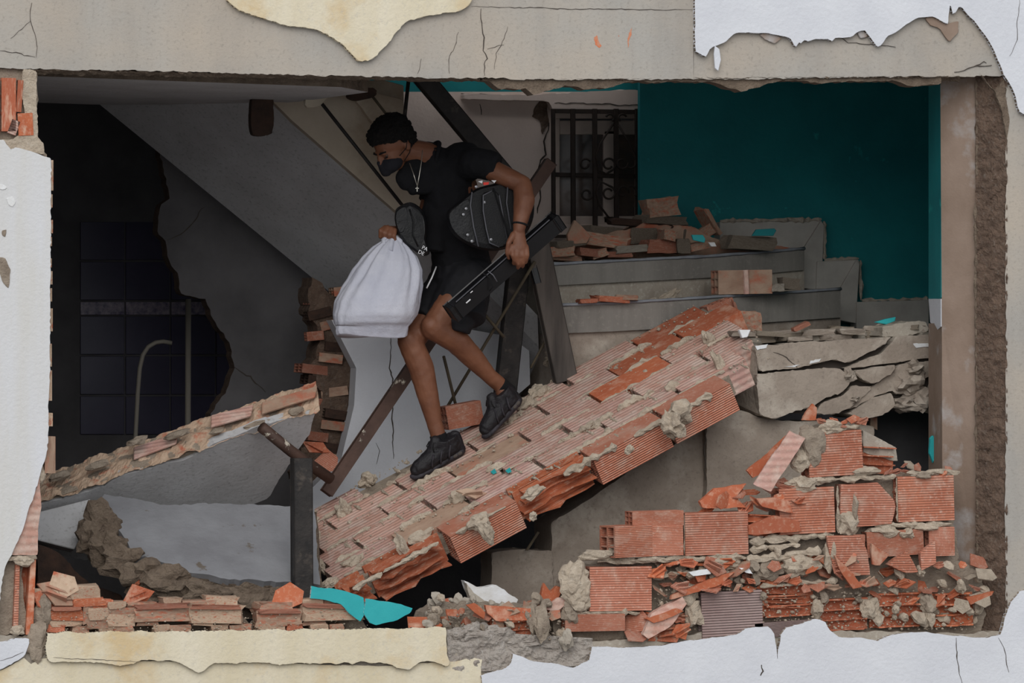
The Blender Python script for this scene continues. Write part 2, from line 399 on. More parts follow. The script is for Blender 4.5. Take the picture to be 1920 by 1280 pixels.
# ------------------------------------------------------------------ street and room shell
def struct(o, label=None): o['kind'] = 'structure'; o['label'] = label or o.name; return o
struct(box('floor', (-14, -30, -.3), (14, 12, 0.0), 'street'), 'grey ground of the street and the ground floor')
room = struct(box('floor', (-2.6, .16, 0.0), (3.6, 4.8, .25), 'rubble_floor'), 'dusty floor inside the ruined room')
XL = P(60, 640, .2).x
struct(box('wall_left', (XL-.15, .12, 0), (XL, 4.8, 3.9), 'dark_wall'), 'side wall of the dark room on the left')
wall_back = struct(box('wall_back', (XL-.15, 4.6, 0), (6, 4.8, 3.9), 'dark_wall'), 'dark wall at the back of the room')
hx0, hx1, hy0, hy1 = P(700,640,2.6).x, P(1195,640,2.6).x, 2.45, 3.05       # unseen stairwell opening, cut open to the sky to brighten the cream wall
for lo, hi, lb in (((XL-.15, .3, 3.62), (hx0, 4.8, 3.8), 'upper slab left of the stairwell'), ((hx1, .3, 3.62), (6, 4.8, 3.8), 'upper slab right of the stairwell'), ((hx0, .3, 3.62), (hx1, hy0, 3.8), 'upper slab in front of the stairwell'), ((hx0, hy1, 3.62), (hx1, 4.8, 3.8), 'upper slab behind the stairwell')):
    struct(box('ceiling', lo, hi, 'plaster_grey'), lb)
# low ceiling slab over the left half, its back end broken
c_pts = [P(40, 139, .28), P(640, 163, .28), P(690, 166, .6), P(560, 176, 1.6), P(470, 176, 2.0), P(175, 187, 2.5), P(20, 186, 2.5)]
c_pts = [Vector((p.x, p.y, 3.12-.02*(p.x+2))) for p in c_pts]
struct(prism3('ceiling', c_pts, (0, 0, .2), 'plaster_grey', None, 0, 'concrete_rough'), 'grey underside of the low ceiling slab over the dark room')

# ------------------------------------------------------------------ front wall: beam, jamb, column, sill
WF = struct(empty('wall_front', P(960, 1270, 0)), 'broken street wall around the big opening with peeling plaster and red bricks')
beam_edge = [(-60,126),(0,127),(70,129),(180,131),(300,133),(430,137),(640,142),(820,147),(905,146),(1000,149),(1300,149),(1560,146),(1700,144),(1880,141)]
pts = [(-60,-60)]+[(1300,-60)]+[(1300,149)]+jag(beam_edge[:11], 1.6, 6, 3, False)[::-1][1:]
prism('lintel_beam', pts, 0, .30, 'concrete', WF, 0, 'concrete_rough')
pts = [(1303,-60),(2010,-60),(2010,141)]+jag(beam_edge[10:], 1.4, 6, 4, False)[::-1]
prism('lintel_beam', pts, .004, .30, 'concrete', WF, 0, 'concrete_rough')
# rough band of old mortar on the lower edge of the beam
roughgrid('soffit_mortar', P(60,129,.0), P(900,147,.0), P(900,153,.06), P(60,139,.06), 260, 6, .012, 'concrete_rough', WF, 30, 1, (0,-.6,-.6))
low = jag([(905,150),(918,152),(940,168),(960,166),(985,165),(1000,178),(1015,174),(1030,170),(1060,160),(1100,168),(1150,163),(1200,150),(1240,155),(1290,153),(1345,156),(1365,165),(1390,172),(1415,165),(1440,156),(1490,150),(1520,155),(1600,152),(1680,152),(1700,160),(1720,162),(1765,155)], 2.0, 7, 5, False)
prism('soffit_mortar', [(905,146)]+low+[(1765,142)], .02, .10, 'concrete_rough', WF, 0, 'concrete_rough')
roughgrid('soffit_mortar', P(905,148,.0), P(1800,143,.0), P(1800,153,.09), P(905,152,.09), 260, 8, .014, 'concrete_rough', WF, 30, 2, (0,-.6,-.6))
# slab joint and cracks of the beam
ribbon('crack', [(884,12),(960,14),(1100,17),(1300,18)], -.002, 2.2, 'crack_dark', WF, 1, 1.0)
for k, (c, w) in enumerate([([(902,16),(904,50),(908,70),(906,95),(914,110),(908,120),(909,142)], 2.6), ([(952,50),(940,85),(930,100),(927,130)], 1.2), ([(860,60),(850,95),(843,105),(843,138)], 1.2),
        ([(60,5),(57,38),(62,55),(68,75),(68,108)], 1.8), ([(57,40),(35,58),(20,72)], 1.2), ([(0,95),(30,98),(45,104),(66,107)], 2.0), ([(1790,135),(1808,132),(1825,125),(1860,122)], 2.5), ([(1825,125),(1845,115),(1850,118)], 1.5),
        ([(1912,0),(1907,40),(1905,80),(1893,105)], 1.3), ([(914,92),(935,85),(945,84)], 1.2), ([(790,110),(783,138)], 1.0), ([(1560,62),(1590,80),(1680,88)], 1.2)]):
    ribbon('crack', c, -.030 if c[0][0] > 1890 else -.002, w, 'crack_dark', WF, k+20, 1.5)
for c in ([(1114,70),(1119,66),(1122,76),(1128,86),(1124,90),(1116,84)], [(1179,62),(1185,51),(1184,66),(1180,74),(1178,90),(1177,72)], [(1159,67),(1161,66),(1161,69)]):
    prism('orange_paint_mark', c, -.001, .003, 'orange_stain', WF, 0, None, .8, 3, 2)
# white plaster left hanging on the beam
pl1 = [(425,-60),(425,0),(440,14),(455,22),(478,30),(490,33),(510,38),(545,50),(585,52),(600,58),(625,72),(640,82),(652,92),(665,107),(672,115),(685,114),(697,112),(712,98),(730,80),(740,65),(758,42),(770,38),(800,28),(830,24),(860,22),(878,12),(886,0),(886,-60)]
prism('plaster_patch', jag(pl1, 1.6, 6, 8, True), -.03, .03, 'plaster_cream', WF, .004, 'concrete_rough')
pl2 = [(1303,-60),(1303,70),(1305,97),(1318,103),(1324,107),(1330,92),(1338,88),(1352,82),(1362,78),(1372,66),(1380,61),(1440,62),(1470,68),(1483,72),(1489,85),(1493,88),(1498,78),(1502,82),(1508,74),(1515,78),(1522,76),(1530,72),(1545,74),(1552,72),(1560,78),(1566,70),(1595,70),(1610,58),(1622,56),(1632,70),(1640,82),(1646,88),(1655,82),(1665,66),(1680,61),(1700,45),(1722,32),(1748,30),(1770,42),(1778,45),(1780,20),(1782,5),(1786,26),(1792,24),(1797,12),(1805,14),
       (1815,28),(1830,42),(1850,70),(1865,95),(1875,120),(1882,140),(1895,160),(1905,185),(1912,210),(1925,216),(2010,240),(2010,-60)]
prism('plaster_patch', jag(pl2, 1.2, 6, 9, True), -.028, .028, 'plaster_white', WF, .003, 'concrete_rough')
prism('plaster_flake', [(1341,86),(1349,92),(1352,112),(1347,133),(1341,128),(1339,102)], -.035, .012, 'plaster_white', WF, .002)
for k, c in enumerate([[(1425,64),(1445,62),(1466,70),(1452,82),(1438,76)], [(1608,60),(1618,57),(1628,68),(1614,72)], [(1735,34),(1752,30),(1775,45),(1798,40),(1797,62),(1788,68),(1782,78),(1775,72),(1764,54),(1745,48)]]):
    prism('exposed_render', c, -.012, .012, 'column_plaster', WF, .003, None, 1.5, 5, 30+k)

# right column: smooth concrete outside, a rough scar of mortar, a plastered inner face
prism('column', [(1886,141),(2010,141),(2010,1300),(1886,1300)], 0, .3, 'concrete', WF, 0, 'brown_mortar', 1.5, 9, 12, keep=(0,1,2))
roughgrid('mortar_scar', P(1829,143,.12), P(1888,143,.0), P(1888,1200,.0), P(1829,1200,.12), 26, 320, .016, 'brown_mortar', WF, 26, 3)
prism('column_render', [(1840,140),(1858,165),(1866,170),(1882,150),(1888,190),(1893,230),(1888,262),(1880,215),(1868,175)], -.004, .02, 'concrete_rough', WF, .004, None, 1.5, 5, 14)
a0, a1 = (1763, .28), (1832, .13)
cp = [P(1763,140,.28), P(1832,140,.13), P(1836,420,.13), P(1838,900,.13), P(1845,1180,.13), P(1768,1180,.28), P(1766,600,.28)]
prism3('column_inner_face', cp, (.12, .12, 0), 'column_plaster', WF)
for k, (y0, y1, x) in enumerate(((380,560,1828),(150,330,1830),(560,820,1829),(820,1040,1831))):
    mortar_line([P(x,y0,.12), P(x+2,(y0+y1)/2,.12), P(x+1,y1,.12)], .008, WF, 60+k, 'concrete_rough', 'render_edge')
# left jamb: plaster over hollow bricks
jb = [(-60,262),(8,262),(20,282),(28,276),(60,284),(95,296),(96,420),(94,560),(93,700),(90,800),(88,850),(80,872),(68,915),(52,960),(40,1000),(22,1040),(10,1062),(2,1100),(-4,1190),(-60,1190)]
prism('jamb_plaster', jag(jb, 1.3, 7, 15, True, keep=(18,19)), -.02, .025, 'plaster_jamb', WF, .004, 'mortar_dark')
prism('jamb_core', [(-60,128),(70,128),(70,262),(88,290),(88,800),(80,880),(60,980),(40,1080),(52,1190),(-60,1190)], .03, .12, 'mortar_dark', WF, 0, None, 2, 8, 16)
prism('jamb_render', [(44,128),(68,132),(70,258),(82,268),(84,290),(60,284),(28,276),(20,282),(10,310),(-10,350),(-20,262),(26,262),(32,254),(50,255),(48,220),(40,170)], .0, .05, 'mortar', WF, .004, None, 1.5, 6, 17)
for k, (x0,y0,x1,y1,m) in enumerate(((3,146,30,246,'brick_inner'),(32,150,42,210,'brick_inner'),(34,212,62,254,'brick_inner'),(-30,150,0,250,'brick_inner'),(18,225,34,252,'brick_panel'))):
    brick_rect(x0,y0,x1,y1,-.004,m,WF,rot=(0,4,-3,0,20)[k])
y = 300; k = 0
while y < 800:
    h = rng.choice((30, 48, 62, 22)); x = 94+rng.uniform(0, 4)
    brick_rect(78, y, x+rng.uniform(1,4), y+h-5, .012, 'brick_edge', WF, T=.09); y += h+rng.choice((2, 8, 18)); k += 1
brick_rect(84,818,104,887,.0,'brick_dusty',WF)
prism('brick', [(78,876),(74,906),(78,950),(72,985),(70,1040),(20,1040),(52,962),(68,916)], .0, .1, 'brick_panel', WF, .003, None, 1, 8, 18)
for k, c in enumerate([[(14,1046),(66,1044),(66,1190),(4,1190)], [(30,1046),(38,1046),(34,1190),(24,1190)], [(58,1046),(68,1046),(62,1190),(48,1190)], [(10,1044),(68,1040),(70,1048),(12,1052)]]):
    prism('brick_web', c, (.07,.0,.0,-.01)[k], (.05,.10,.10,.11)[k], ('brick_inner','brick','brick_inner','mortar_dark')[k], WF, .002)
lump('mortar_lump', 44, 1052, -.01, 34, 20, 'mortar', WF, 71); lump('mortar_lump', 32, 1182, .0, 24, 18, 'mortar', WF, 72); lump('mortar_lump', 76, 890, .02, 16, 34, 'mortar', WF, 73)
for k, c in enumerate([[(-5,345),(8,347),(14,352),(5,356),(-5,352)], [(12,372),(24,368),(30,378),(24,388),(16,384)], [(0,482),(10,484),(20,505),(16,540),(6,530),(-5,500)], [(4,432),(12,430),(10,444),(4,440)]]):
    prism('peeled_plaster', c, -.024, .012, ('flake_white','flake_white','mortar_dark','mortar_dark')[k], WF, .002, None, 1, 5, 80+k)

# sill wall
prism('sill_wall', [(-60,1192),(60,1190),(840,1184),(900,1192),(1000,1205),(1100,1204),(1300,1190),(1420,1172),(1530,1172),(1560,1184),(1700,1184),(1880,1184),(2010,1184),(2010,1500),(-60,1500)], .012, .2, 'concrete_dust', WF, 0, 'mortar_dark', 2.5, 9, 21, keep=(12,13,14))
cream_low = [(-60,1262),(0,1258),(45,1232),(58,1246),(70,1236),(90,1232),(240,1238),(420,1240),(700,1248),(850,1240),(880,1232),(905,1236),(902,1262),(905,1300),(905,1500),(-60,1500)]
prism('sill_plaster', jag(cream_low, 1.6, 8, 22, True, keep=(13,14,15)), -.005, .02, 'plaster_cream', WF, .003, 'mortar_dark')
cream_up = [(89,1186),(300,1184),(620,1180),(836,1176),(838,1206),(843,1246),(836,1250),(822,1243),(806,1238),(790,1239),(778,1246),(768,1256),(745,1253),(735,1246),(710,1240),(692,1243),(676,1238),(660,1246),(650,1240),(630,1246),(616,1241),(600,1245),(560,1242),(520,1246),(480,1240),(440,1245),(400,1242),(372,1262),(350,1250),(330,1240),(318,1236),(300,1240),(265,1237),(250,1243),(220,1248),(180,1242),(92,1240),(86,1215)]
prism('sill_plaster', jag(cream_up, 2.0, 5, 23, True), -.03, .035, 'plaster_cream', WF, .004, 'crack_dark')
prism('sill_plaster', jag([(-60,1200),(0,1205),(30,1196),(56,1198),(50,1222),(44,1232),(20,1244),(0,1256),(-60,1262)], 1.5, 7, 24), -.02, .03, 'plaster_white', WF, .004, 'mortar_dark')
lump('mortar_lump', 68, 1206, .0, 40, 70, 'mortar_dark', WF, 74, .06, rot=12); lump('mortar_lump', 80, 1150, .04, 34, 60, 'mortar_dark', WF, 75, .08)
white_low = [(905,1300),(902,1266),(940,1256),(958,1244),(962,1225),(1000,1240),(1040,1244),(1075,1252),(1105,1238),(1110,1212),(1160,1214),(1232,1211),(1300,1200),(1380,1190),(1398,1178),(1440,1174),(1452,1188),(1458,1240),(1464,1190),(1475,1176),(1530,1160),(1548,1166),(1556,1182),(1572,1194),(1620,1196),(1645,1202),(1672,1190),(1700,1186),(1745,1186),(1795,1192),(1850,1196),(1876,1190),(1888,1150),(1896,1128),(1912,1108),(1925,1104),(2010,1095),(2010,1500),(905,1500)]
prism('sill_plaster', jag(white_low, 1.3, 7, 25, True, keep=(35,36,37)), -.022, .035, 'plaster_white', WF, .004, 'mortar_dark')
for k, (c, w) in enumerate([([(1793,1195),(1794,1230),(1798,1255),(1804,1280)], 2.5), ([(1872,1195),(1884,1220),(1892,1260)], 1.8), ([(1428,1246),(1431,1258),(1426,1266)], 4), ([(100,1232),(180,1236),(260,1240)], 1.4), ([(0,1238),(30,1228),(44,1222)], 1.2)]):
    ribbon('crack', c, -.0235 if c[0][0] > 900 else (-.0315 if c[0][0]==100 else -.0215), w, 'crack_dark', WF, k+50, 1.2)
# grey torn render between the two plasters
roughgrid('torn_render', P(838,1180,.0), P(1112,1196,.0), P(1112,1246,.0), P(838,1262,.0), 130, 40, .020, 'torn_render', WF, 16, 6)
for k, (x, y, w, h) in enumerate(((890,1186,60,34),(862,1192,44,30),(930,1188,50,30),(985,1204,60,18),(1040,1212,70,16))):
    lump('torn_render_lump', x, y, .02, w, h, 'torn_render', WF, 90+k, .06, 4, .45)

# ------------------------------------------------------------------ brick wall remnant on the right part of the sill
core = [(1040,1200),(1045,1120),(1062,1066),(1150,1050),(1290,1044),(1400,1040),(1405,1012),(1440,1010),(1465,920),(1515,895),(1520,800),(1612,796),(1618,880),(1670,888),(1785,885),(1795,1050),(1840,1080),(1850,1150),(1840,1195)]
prism('wall_core', core, .078, .08, 'mortar_dark', WF, 0, None, 4, 8, 31)
WB = [(1516,808,1617,892,-3,0,'brick'),(1462,914,1565,1000,-2,0,'brick'),(1684,892,1789,977,-1.5,0,'brick'),(1168,986,1280,1042,-1,-4,'brick'),
      (1285,960,1403,1040,-1,0,'brick'),(1186,958,1282,986,-1,0,'brick'),(1626,994,1732,1042,-3,0,'brick'),(1742,988,1790,1042,-1,0,'brick'),(1600,1002,1622,1040,0,0,'brick'),
      (1106,1062,1222,1145,0,0,'brick'),(1316,1108,1430,1196,-2,0,'brick_grey'),(1060,1151,1172,1183,0,0,'brick'),(1416,1165,1535,1192,-3,0,'brick_grey')]
for x0,y0,x1,y1,rot,yaw,m in WB: brick_rect(x0,y0,x1,y1,.0,m,WF,rot,yaw)
brick_rect(1146,984,1284,1043,-.006,'brick',WF,-1,14,T=.14)                     # turned brick: its open end shows
hb = jag([(1577,908),(1646,904),(1676,936),(1680,950),(1672,982),(1604,988),(1582,972),(1576,966)], .6, 9, 33)
prism('brick', hb, -.004, .1, 'brick', WF, .003)
# wall bricks whose face broke off: webs show
OB = [(1430,1096,1532,1156,-2),(1536,1122,1632,1182,-2),(1638,1112,1742,1176,-1),(1752,1112,1832,1174,-2),(925,1148,1022,1198,-1),(1618,838,1684,888,3),(1404,966,1500,1006,3),(1402,1046,1462,1090,0),(1440,1112,1520,1140,1)]
for k, (x0,y0,x1,y1,rot) in enumerate(OB): brick_rect(x0,y0,x1,y1,.0 if k != 5 else .03,'brick_inner',WF,rot,rng.uniform(-4,4),COMBS[k % 4],.11,'broken_brick')
# plaster back of the block behind the hole
prism('brick', [(1618,806),(1680,838),(1684,864),(1660,858),(1618,848)], .08, .06, 'concrete_dust', WF, .003, None, 2, 7, 35)
# mortar beds and blobs of the wall
beds = [([(1120,1052),(1200,1050),(1290,1048),(1400,1044)], .018), ([(1440,1008),(1500,1006),(1560,1003)], .014), ([(1470,908),(1520,902),(1600,896),(1680,892)], .017), ([(1640,985),(1700,984),(1785,982)], .014), ([(1540,806),(1580,800),(1618,798)], .016),
        ([(1570,910),(1570,950),(1572,1000)], .011), ([(1681,895),(1682,940),(1684,978)], .009), ([(1283,965),(1284,1040)], .006), ([(1095,1065),(1100,1100),(1098,1145)], .014), ([(1060,1150),(1120,1148),(1200,1148)], .012),
        ([(1405,1030),(1440,1026),(1500,1022)], .016), ([(1405,1014),(1450,1012),(1500,1010)], .018), ([(1400,1048),(1455,1042),(1540,1034)], .020), ([(1425,1100),(1480,1094),(1570,1088)], .013), ([(1700,886),(1750,884),(1800,884)], .012), ([(1225,1085),(1300,1070),(1390,1062)], .013)]
for k, (c, r) in enumerate(beds): mortar_line([P(x, y, .012) for x, y in c], r, WF, 100+k)
for k, (x, y, w, h) in enumerate(((1520,835,52,72),(1500,862,36,36),(1508,908,52,28),(1592,978,44,46),(1600,952,16,60),(1075,1085,46,60),(1090,1110,44,56),(1082,1125,50,40),(1068,1150,30,34),(1556,1042,22,66),(1660,996,60,22),(1738,988,50,14),(1000,1160,30,60),(1055,1196,24,34),(1360,1052,60,22),(1500,1060,80,40),(1440,1070,50,30),(1285,1112,40,44),(1300,1150,30,50),(1630,1138,34,40),(1738,1132,30,40),(1740,1160,26,30),(1532,1140,22,34),(1560,802,50,26),(1730,892,40,14),(1622,884,60,16),(1700,1000,30,20),(1120,1040,70,20),(1160,1030,36,18))):
    lump('mortar_lump', x, y, .015, w, h, 'mortar' if k % 4 else 'mortar_dark', WF, 130+k, .07, 3, .4)

# ------------------------------------------------------------------ rear walls: teal stairwell, window wall, partition
WR = struct(empty('wall_right', P(1752, 600, .5)), 'turquoise stairwell wall and its lit edge beside the column')
tb = [P(1200,120,2.6), P(1790,120,2.6), P(1790,640,2.6), P(1200,640,2.6)]
prism3('teal_wall', tb, (0, .04, 0), 'teal', WR)
def quad_wall(name, xa, Ya, xb, Yb, y0, y1, th, m, par):
    return prism3(name, [P(xa,y0,Ya), P(xb,y0,Yb), P(xb,y1,Yb), P(xa,y1,Ya)], (th, 0, 0), m, par)
quad_wall('teal_edge', 1741, .62, 1764, .285, 140, 560, .14, 'teal', WR)
prism3('white_edge', [P(1741,560,.62), P(1764,558,.285), P(1764,612,.285), P(1758,618,.4), P(1744,604,.62)], (.14, 0, 0), 'plaster_white', WR)
quad_wall('grey_edge', 1741, .64, 1766, .29, 606, 1000, .14, 'column_plaster', WR)
prism('teal_chip', [(1744,822),(1750,816),(1754,830),(1752,860),(1750,868),(1743,850)], .5, .02, 'teal_chip', WR, .002, None, 1, 6, 3)
xa, xb = P(1772,640,.66), P(1800,640,2.75)
struct(prism3('wall_right', [Vector((xa.x, xa.y, 0)), Vector((xb.x, xb.y, 0)), Vector((xb.x, xb.y, 3.7)), Vector((xa.x, xa.y, 3.7))], (.4, 0, 0), 'teal'), 'side wall of the stairwell behind the column')
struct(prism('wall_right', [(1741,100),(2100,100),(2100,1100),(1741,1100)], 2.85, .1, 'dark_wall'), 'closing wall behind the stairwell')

WW = struct(empty('wall_back', P(900, 480, 3.0)), 'cracked pinkish cream wall with the grilled window')
for nm, c in (('cream_panel', [(690,172),(1034,172),(1034,205),(1034,420),(1034,520),(690,520)]), ('cream_panel', [(1034,172),(1225,172),(1225,205),(1034,205)]), ('cream_panel', [(1034,420),(1225,420),(1225,560),(1034,560)])):
    prism(nm, c, 3.05, .2, 'cream_wall', WW)
prism('teal_band', [(690,120),(1225,120),(1225,172),(690,172)], 3.05, .2, 'teal', WW)
prism('lintel', [(870,176),(1000,178),(1180,168),(1201,170),(1203,222),(1190,208),(1036,206),(1030,190),(870,186)], 2.98, .08, 'cream_wall', WW, .004, None, 1, 9, 41)
prism('broken_hole', [(1004,200),(1012,190),(1028,190),(1026,215),(1030,230),(1022,240),(1018,252),(1012,225),(998,218)], 3.04, .02, 'brown_mortar', WW, .003, None, 2, 6, 42)
for k, (c, w) in enumerate([([(1040,193),(1100,195),(1150,196),(1200,197)], 3), ([(1030,230),(1020,265),(1024,290),(1014,300),(1008,330),(1006,345)], 4), ([(865,175),(1000,185),(1015,190)], 3), ([(900,195),(903,215)], 1.2), ([(1012,345),(1014,370),(1008,400)], 4)]):
    ribbon('crack', c, 2.976 if k in (0,) else 3.044, w, 'crack_dark', WW, 200+k, 1.5)
win = struct(empty('window_1', P(1118, 415, 3.0)), 'small casement window with dark panes behind an iron grille')
for c in ([(1036,205),(1202,205),(1202,222),(1036,222)], [(1036,222),(1050,222),(1050,418),(1036,418)], [(1132,245),(1152,245),(1152,418),(1132,418)], [(1192,222),(1202,222),(1202,418),(1192,418)], [(1036,405),(1202,405),(1202,422),(1036,422)], [(1050,226),(1192,226),(1192,252),(1050,252)]):
    prism('window_frame', c, 3.07, .05, 'window_frame', win, .004)
prism('pane', [(1048,250),(1134,250),(1134,408),(1048,408)], 3.09, .01, 'glass_dark', win)
prism('pane', [(1150,250),(1196,250),(1196,408),(1150,408)], 3.09, .01, 'glass_dark', win)
G = tag(empty('window_grille', P(1118, 418, 2.96)), 'dark wrought iron grille with scrolls in front of the small window', 'grille')
gs = pxsize(2.96)
for x, y1 in ((1037,440),(1074,425),(1115,430),(1155,415),(1194,410)): bar('grille_bar', P(x,205,2.95), P(x+1,y1,2.95), (5 if x in (1037,1194) else 6.5)*gs, .015, 'iron', G)
for y, a, b in ((208,1035,1196),(327,1036,1197)): bar('grille_rail', P(a,y,2.96), P(b,y+(4 if y > 300 else 2),2.96), 6*gs, .012, 'iron', G)
bar('grille_rail', P(1038,443,2.95), P(1066,443,2.95), 4*gs, .012, 'iron', G)
def scroll(cx, cy, r, a0, a1, turns=1, tail=None):
    n = 22; pts = []
    for i in range(n+1):
        t = i/n; a = R(a0+(a1-a0)*t); rr = r*(1-.45*t)
        pts.append(P(cx+math.cos(a)*rr, cy+math.sin(a)*rr, 2.94))
    if tail: pts = [P(x, y, 2.94) for x, y in tail]+pts
    tube('grille_scroll', pts, 2.0*gs, 'iron', G, 6)
scroll(1097,308,11,-30,-360); scroll(1100,364,11,30,360)
scroll(1141,308,13,60,-330,1,[(1150,232),(1126,268),(1118,292),(1122,318),(1136,326)]); scroll(1141,362,13,-60,330,1,[(1146,414),(1124,385),(1118,360),(1126,340)])
scroll(1166,306,12,-10,300,1,None); scroll(1168,360,12,10,-300)
scroll(1180,306,14,-40,120,1,[(1160,235),(1178,265),(1192,292)]); scroll(1180,358,15,40,-100)
scroll(1145,222,9,200,420); scroll(1166,222,9,-20,-240)

partition = [(350,120),(300,250),(305,312),(312,335),(318,372),(300,390),(298,440),(312,460),(318,490),(335,520),(340,550),(385,560),(395,590),(420,625),(432,650),(440,690),(425,730),(395,775),(385,1000),(690,1000),(690,120)]
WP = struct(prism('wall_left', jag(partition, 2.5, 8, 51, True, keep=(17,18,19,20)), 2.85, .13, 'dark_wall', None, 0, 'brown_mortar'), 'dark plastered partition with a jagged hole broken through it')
for k, (c, w) in enumerate([([(312,450),(330,443),(350,430),(372,400),(384,388)], 2.5), ([(440,688),(470,705),(485,722),(498,735)], 3)]): ribbon('crack', c, 2.847, w, 'crack_dark', WP, 230+k, 2)
# tiled wall seen through the hole
for i, x in enumerate((150, 235, 320, 405)):
    for j, y in enumerate((415, 490, 592, 667, 742)):
        prism('tile', [(x+1,y+1),(x+83,y+1),(x+83,y+(72 if j else 72)),(x+1,y+72)], 4.585, .015, 'blue_tile', wall_back, .002)
    prism('border_tile', [(x+1,566),(x+83,566),(x+83,590),(x+1,590)], 4.58, .02, 'border_tile', wall_back, .002)
tag(tube('bent_pipe', [P(x,y,3.6) for x,y in ((244,1228),(254,820),(258,740),(262,690),(268,665),(278,650),(292,642),(306,640),(322,643))], .012, 'pipe_grey', None, 10), 'pale bent pipe standing in the dark tiled room', 'pipe')
tag(tube('upright_pipe', [P(351,1228,3.7), P(353,560,3.7)], .016, 'pipe_grey', None, 10), 'straight dim pipe standing beside the bent one', 'pipe')

# ------------------------------------------------------------------ upper stair flight crossing the room
SF = struct(empty('stair_flight', P(800, 560, 2.0)), 'grey sloping underside of the upper stair flight with cream parapet')
sof = [P(462,152,1.75), P(548,226,1.75), P(745,398,1.75), P(905,540,1.75), P(1010,650,1.85), P(1010,868,2.6), P(640,565,2.6), P(165,178,2.6), P(130,150,2.6)]
prism3('soffit', sof, (0, 0.02, .16), 'plaster_grey', SF)
par = [(470,150),(545,152),(720,150),(757,160),(757,300),(830,380),(900,470),(900,536),(745,398),(548,226)]
prism('parapet', par, 1.70, .10, 'stringer_plaster', SF, .004)
prism('parapet_block', [(660,176),(700,172),(756,186),(756,232),(735,236),(700,232)], 1.66, .05, 'stringer_plaster', SF, .006, None, 1.2, 7, 57)
tag(prism('rafter_stub', [(484,168),(515,166),(511,250),(495,255),(474,252),(470,215),(474,180)], 1.5, .06, 'rusty', None, .004, None, 1.5, 7, 58), 'dark rusty beam stub hanging from the ceiling', 'beam')
tag(prism('plaster_lump', [(580,164),(622,164),(618,180),(606,192),(598,200),(575,202),(571,192)], 1.4, .04, 'stringer_plaster', None, .008, None, 1.2, 8, 59), 'loose cream plaster flake hanging under the beam', 'plaster')
tag(prism('timber_end', [(656,164),(702,164),(708,176),(696,184),(668,188),(655,182)], 1.5, .08, 'rusty', None, .006, None, 1, 8, 60), 'sooty broken timber end below the lintel', 'timber')

# ------------------------------------------------------------------ winding stairs on the right
ST = struct(empty('staircase', P(1300, 640, 2.0)), 'curved concrete stair steps below the turquoise wall')
def step(name, edge, drop, depth, m, nose=True):
    """edge: list of (px,py,Y) along the tread nose; riser hangs below by drop px, tread runs back by depth"""
    top = [P(*e) for e in edge]; bot = [P(e[0], e[1]+drop, e[2]) for e in edge]
    pts_f = top+bot[::-1]
    bm = bmesh.new(); ext = Vector((0, depth, 0))
    t = [bm.verts.new(p) for p in top]; b = [bm.verts.new(p) for p in bot]
    t2 = [bm.verts.new(p+ext) for p in top]; b2 = [bm.verts.new(p+ext) for p in bot]
    for i in range(len(top)-1):
        bm.faces.new((t[i], t[i+1], b[i+1], b[i])); bm.faces.new((t[i], t2[i], t2[i+1], t[i+1])); bm.faces.new((b[i], b[i+1], b2[i+1], b2[i])); bm.faces.new((t2[i], b2[i], b2[i+1], t2[i+1]))
    bm.faces.new((t[0], b[0], b2[0], t2[0])); bm.faces.new((t[-1], t2[-1], b2[-1], b[-1]))
    link(name, tomesh(bm, name), m, ST)
    if nose: tube('tread_edge', dense([p+Vector((0, -.006, -.004)) for p in top], .05), .008, 'tread_edge', ST, 6, .25, 3)
e1 = [(1020,494,1.75),(1100,490,1.78),(1200,485,1.85),(1320,479,1.95),(1430,471,2.1),(1508,464,2.25)]
e2 = [(1050,570,1.5),(1150,566,1.5),(1240,561,1.52),(1340,555,1.6),(1440,549,1.75),(1576,540,2.0)]
step('stair_step', e1, 42, 1.0, 'stair_tile')
step('stair_step', [(x, y+42, Y+.03) for x, y, Y in e1], 60, .9, 'concrete_dust', False)
step('stair_step', e2, 55, 1.0, 'stair_tile')
step('stair_step', [(x, y+55, Y+.03) for x, y, Y in e2], 160, .9, 'concrete_warm', False)
for c, Y in (([(1350,416),(1540,413),(1544,420),(1508,464),(1350,476)], 2.50), ([(1540,414),(1546,422),(1540,545),(1505,540),(1508,464)], 2.48), ([(1532,490),(1610,487),(1612,494),(1574,542),(1530,546)], 2.47), ([(1606,488),(1612,494),(1605,606),(1574,600),(1575,542)], 2.45), ([(1606,566),(1742,562),(1742,640),(1606,640)], 2.44)):
    prism('skirting_tile', c, Y, .1, 'skirting_tile', ST, .003)
for k, c in enumerate(([(1350,414),(1540,411)], [(1545,414),(1546,486)], [(1546,487),(1610,485)], [(1613,488),(1614,562)], [(1616,563),(1742,561)])): mortar_line([P(x,y,2.5) for x,y in c], .012, ST, 240+k, 'concrete_dust', 'skirting_mortar')
quad = [P(1056,575,1.5), P(1090,575,1.46), P(1086,640,1.46), P(1066,650,1.5)]
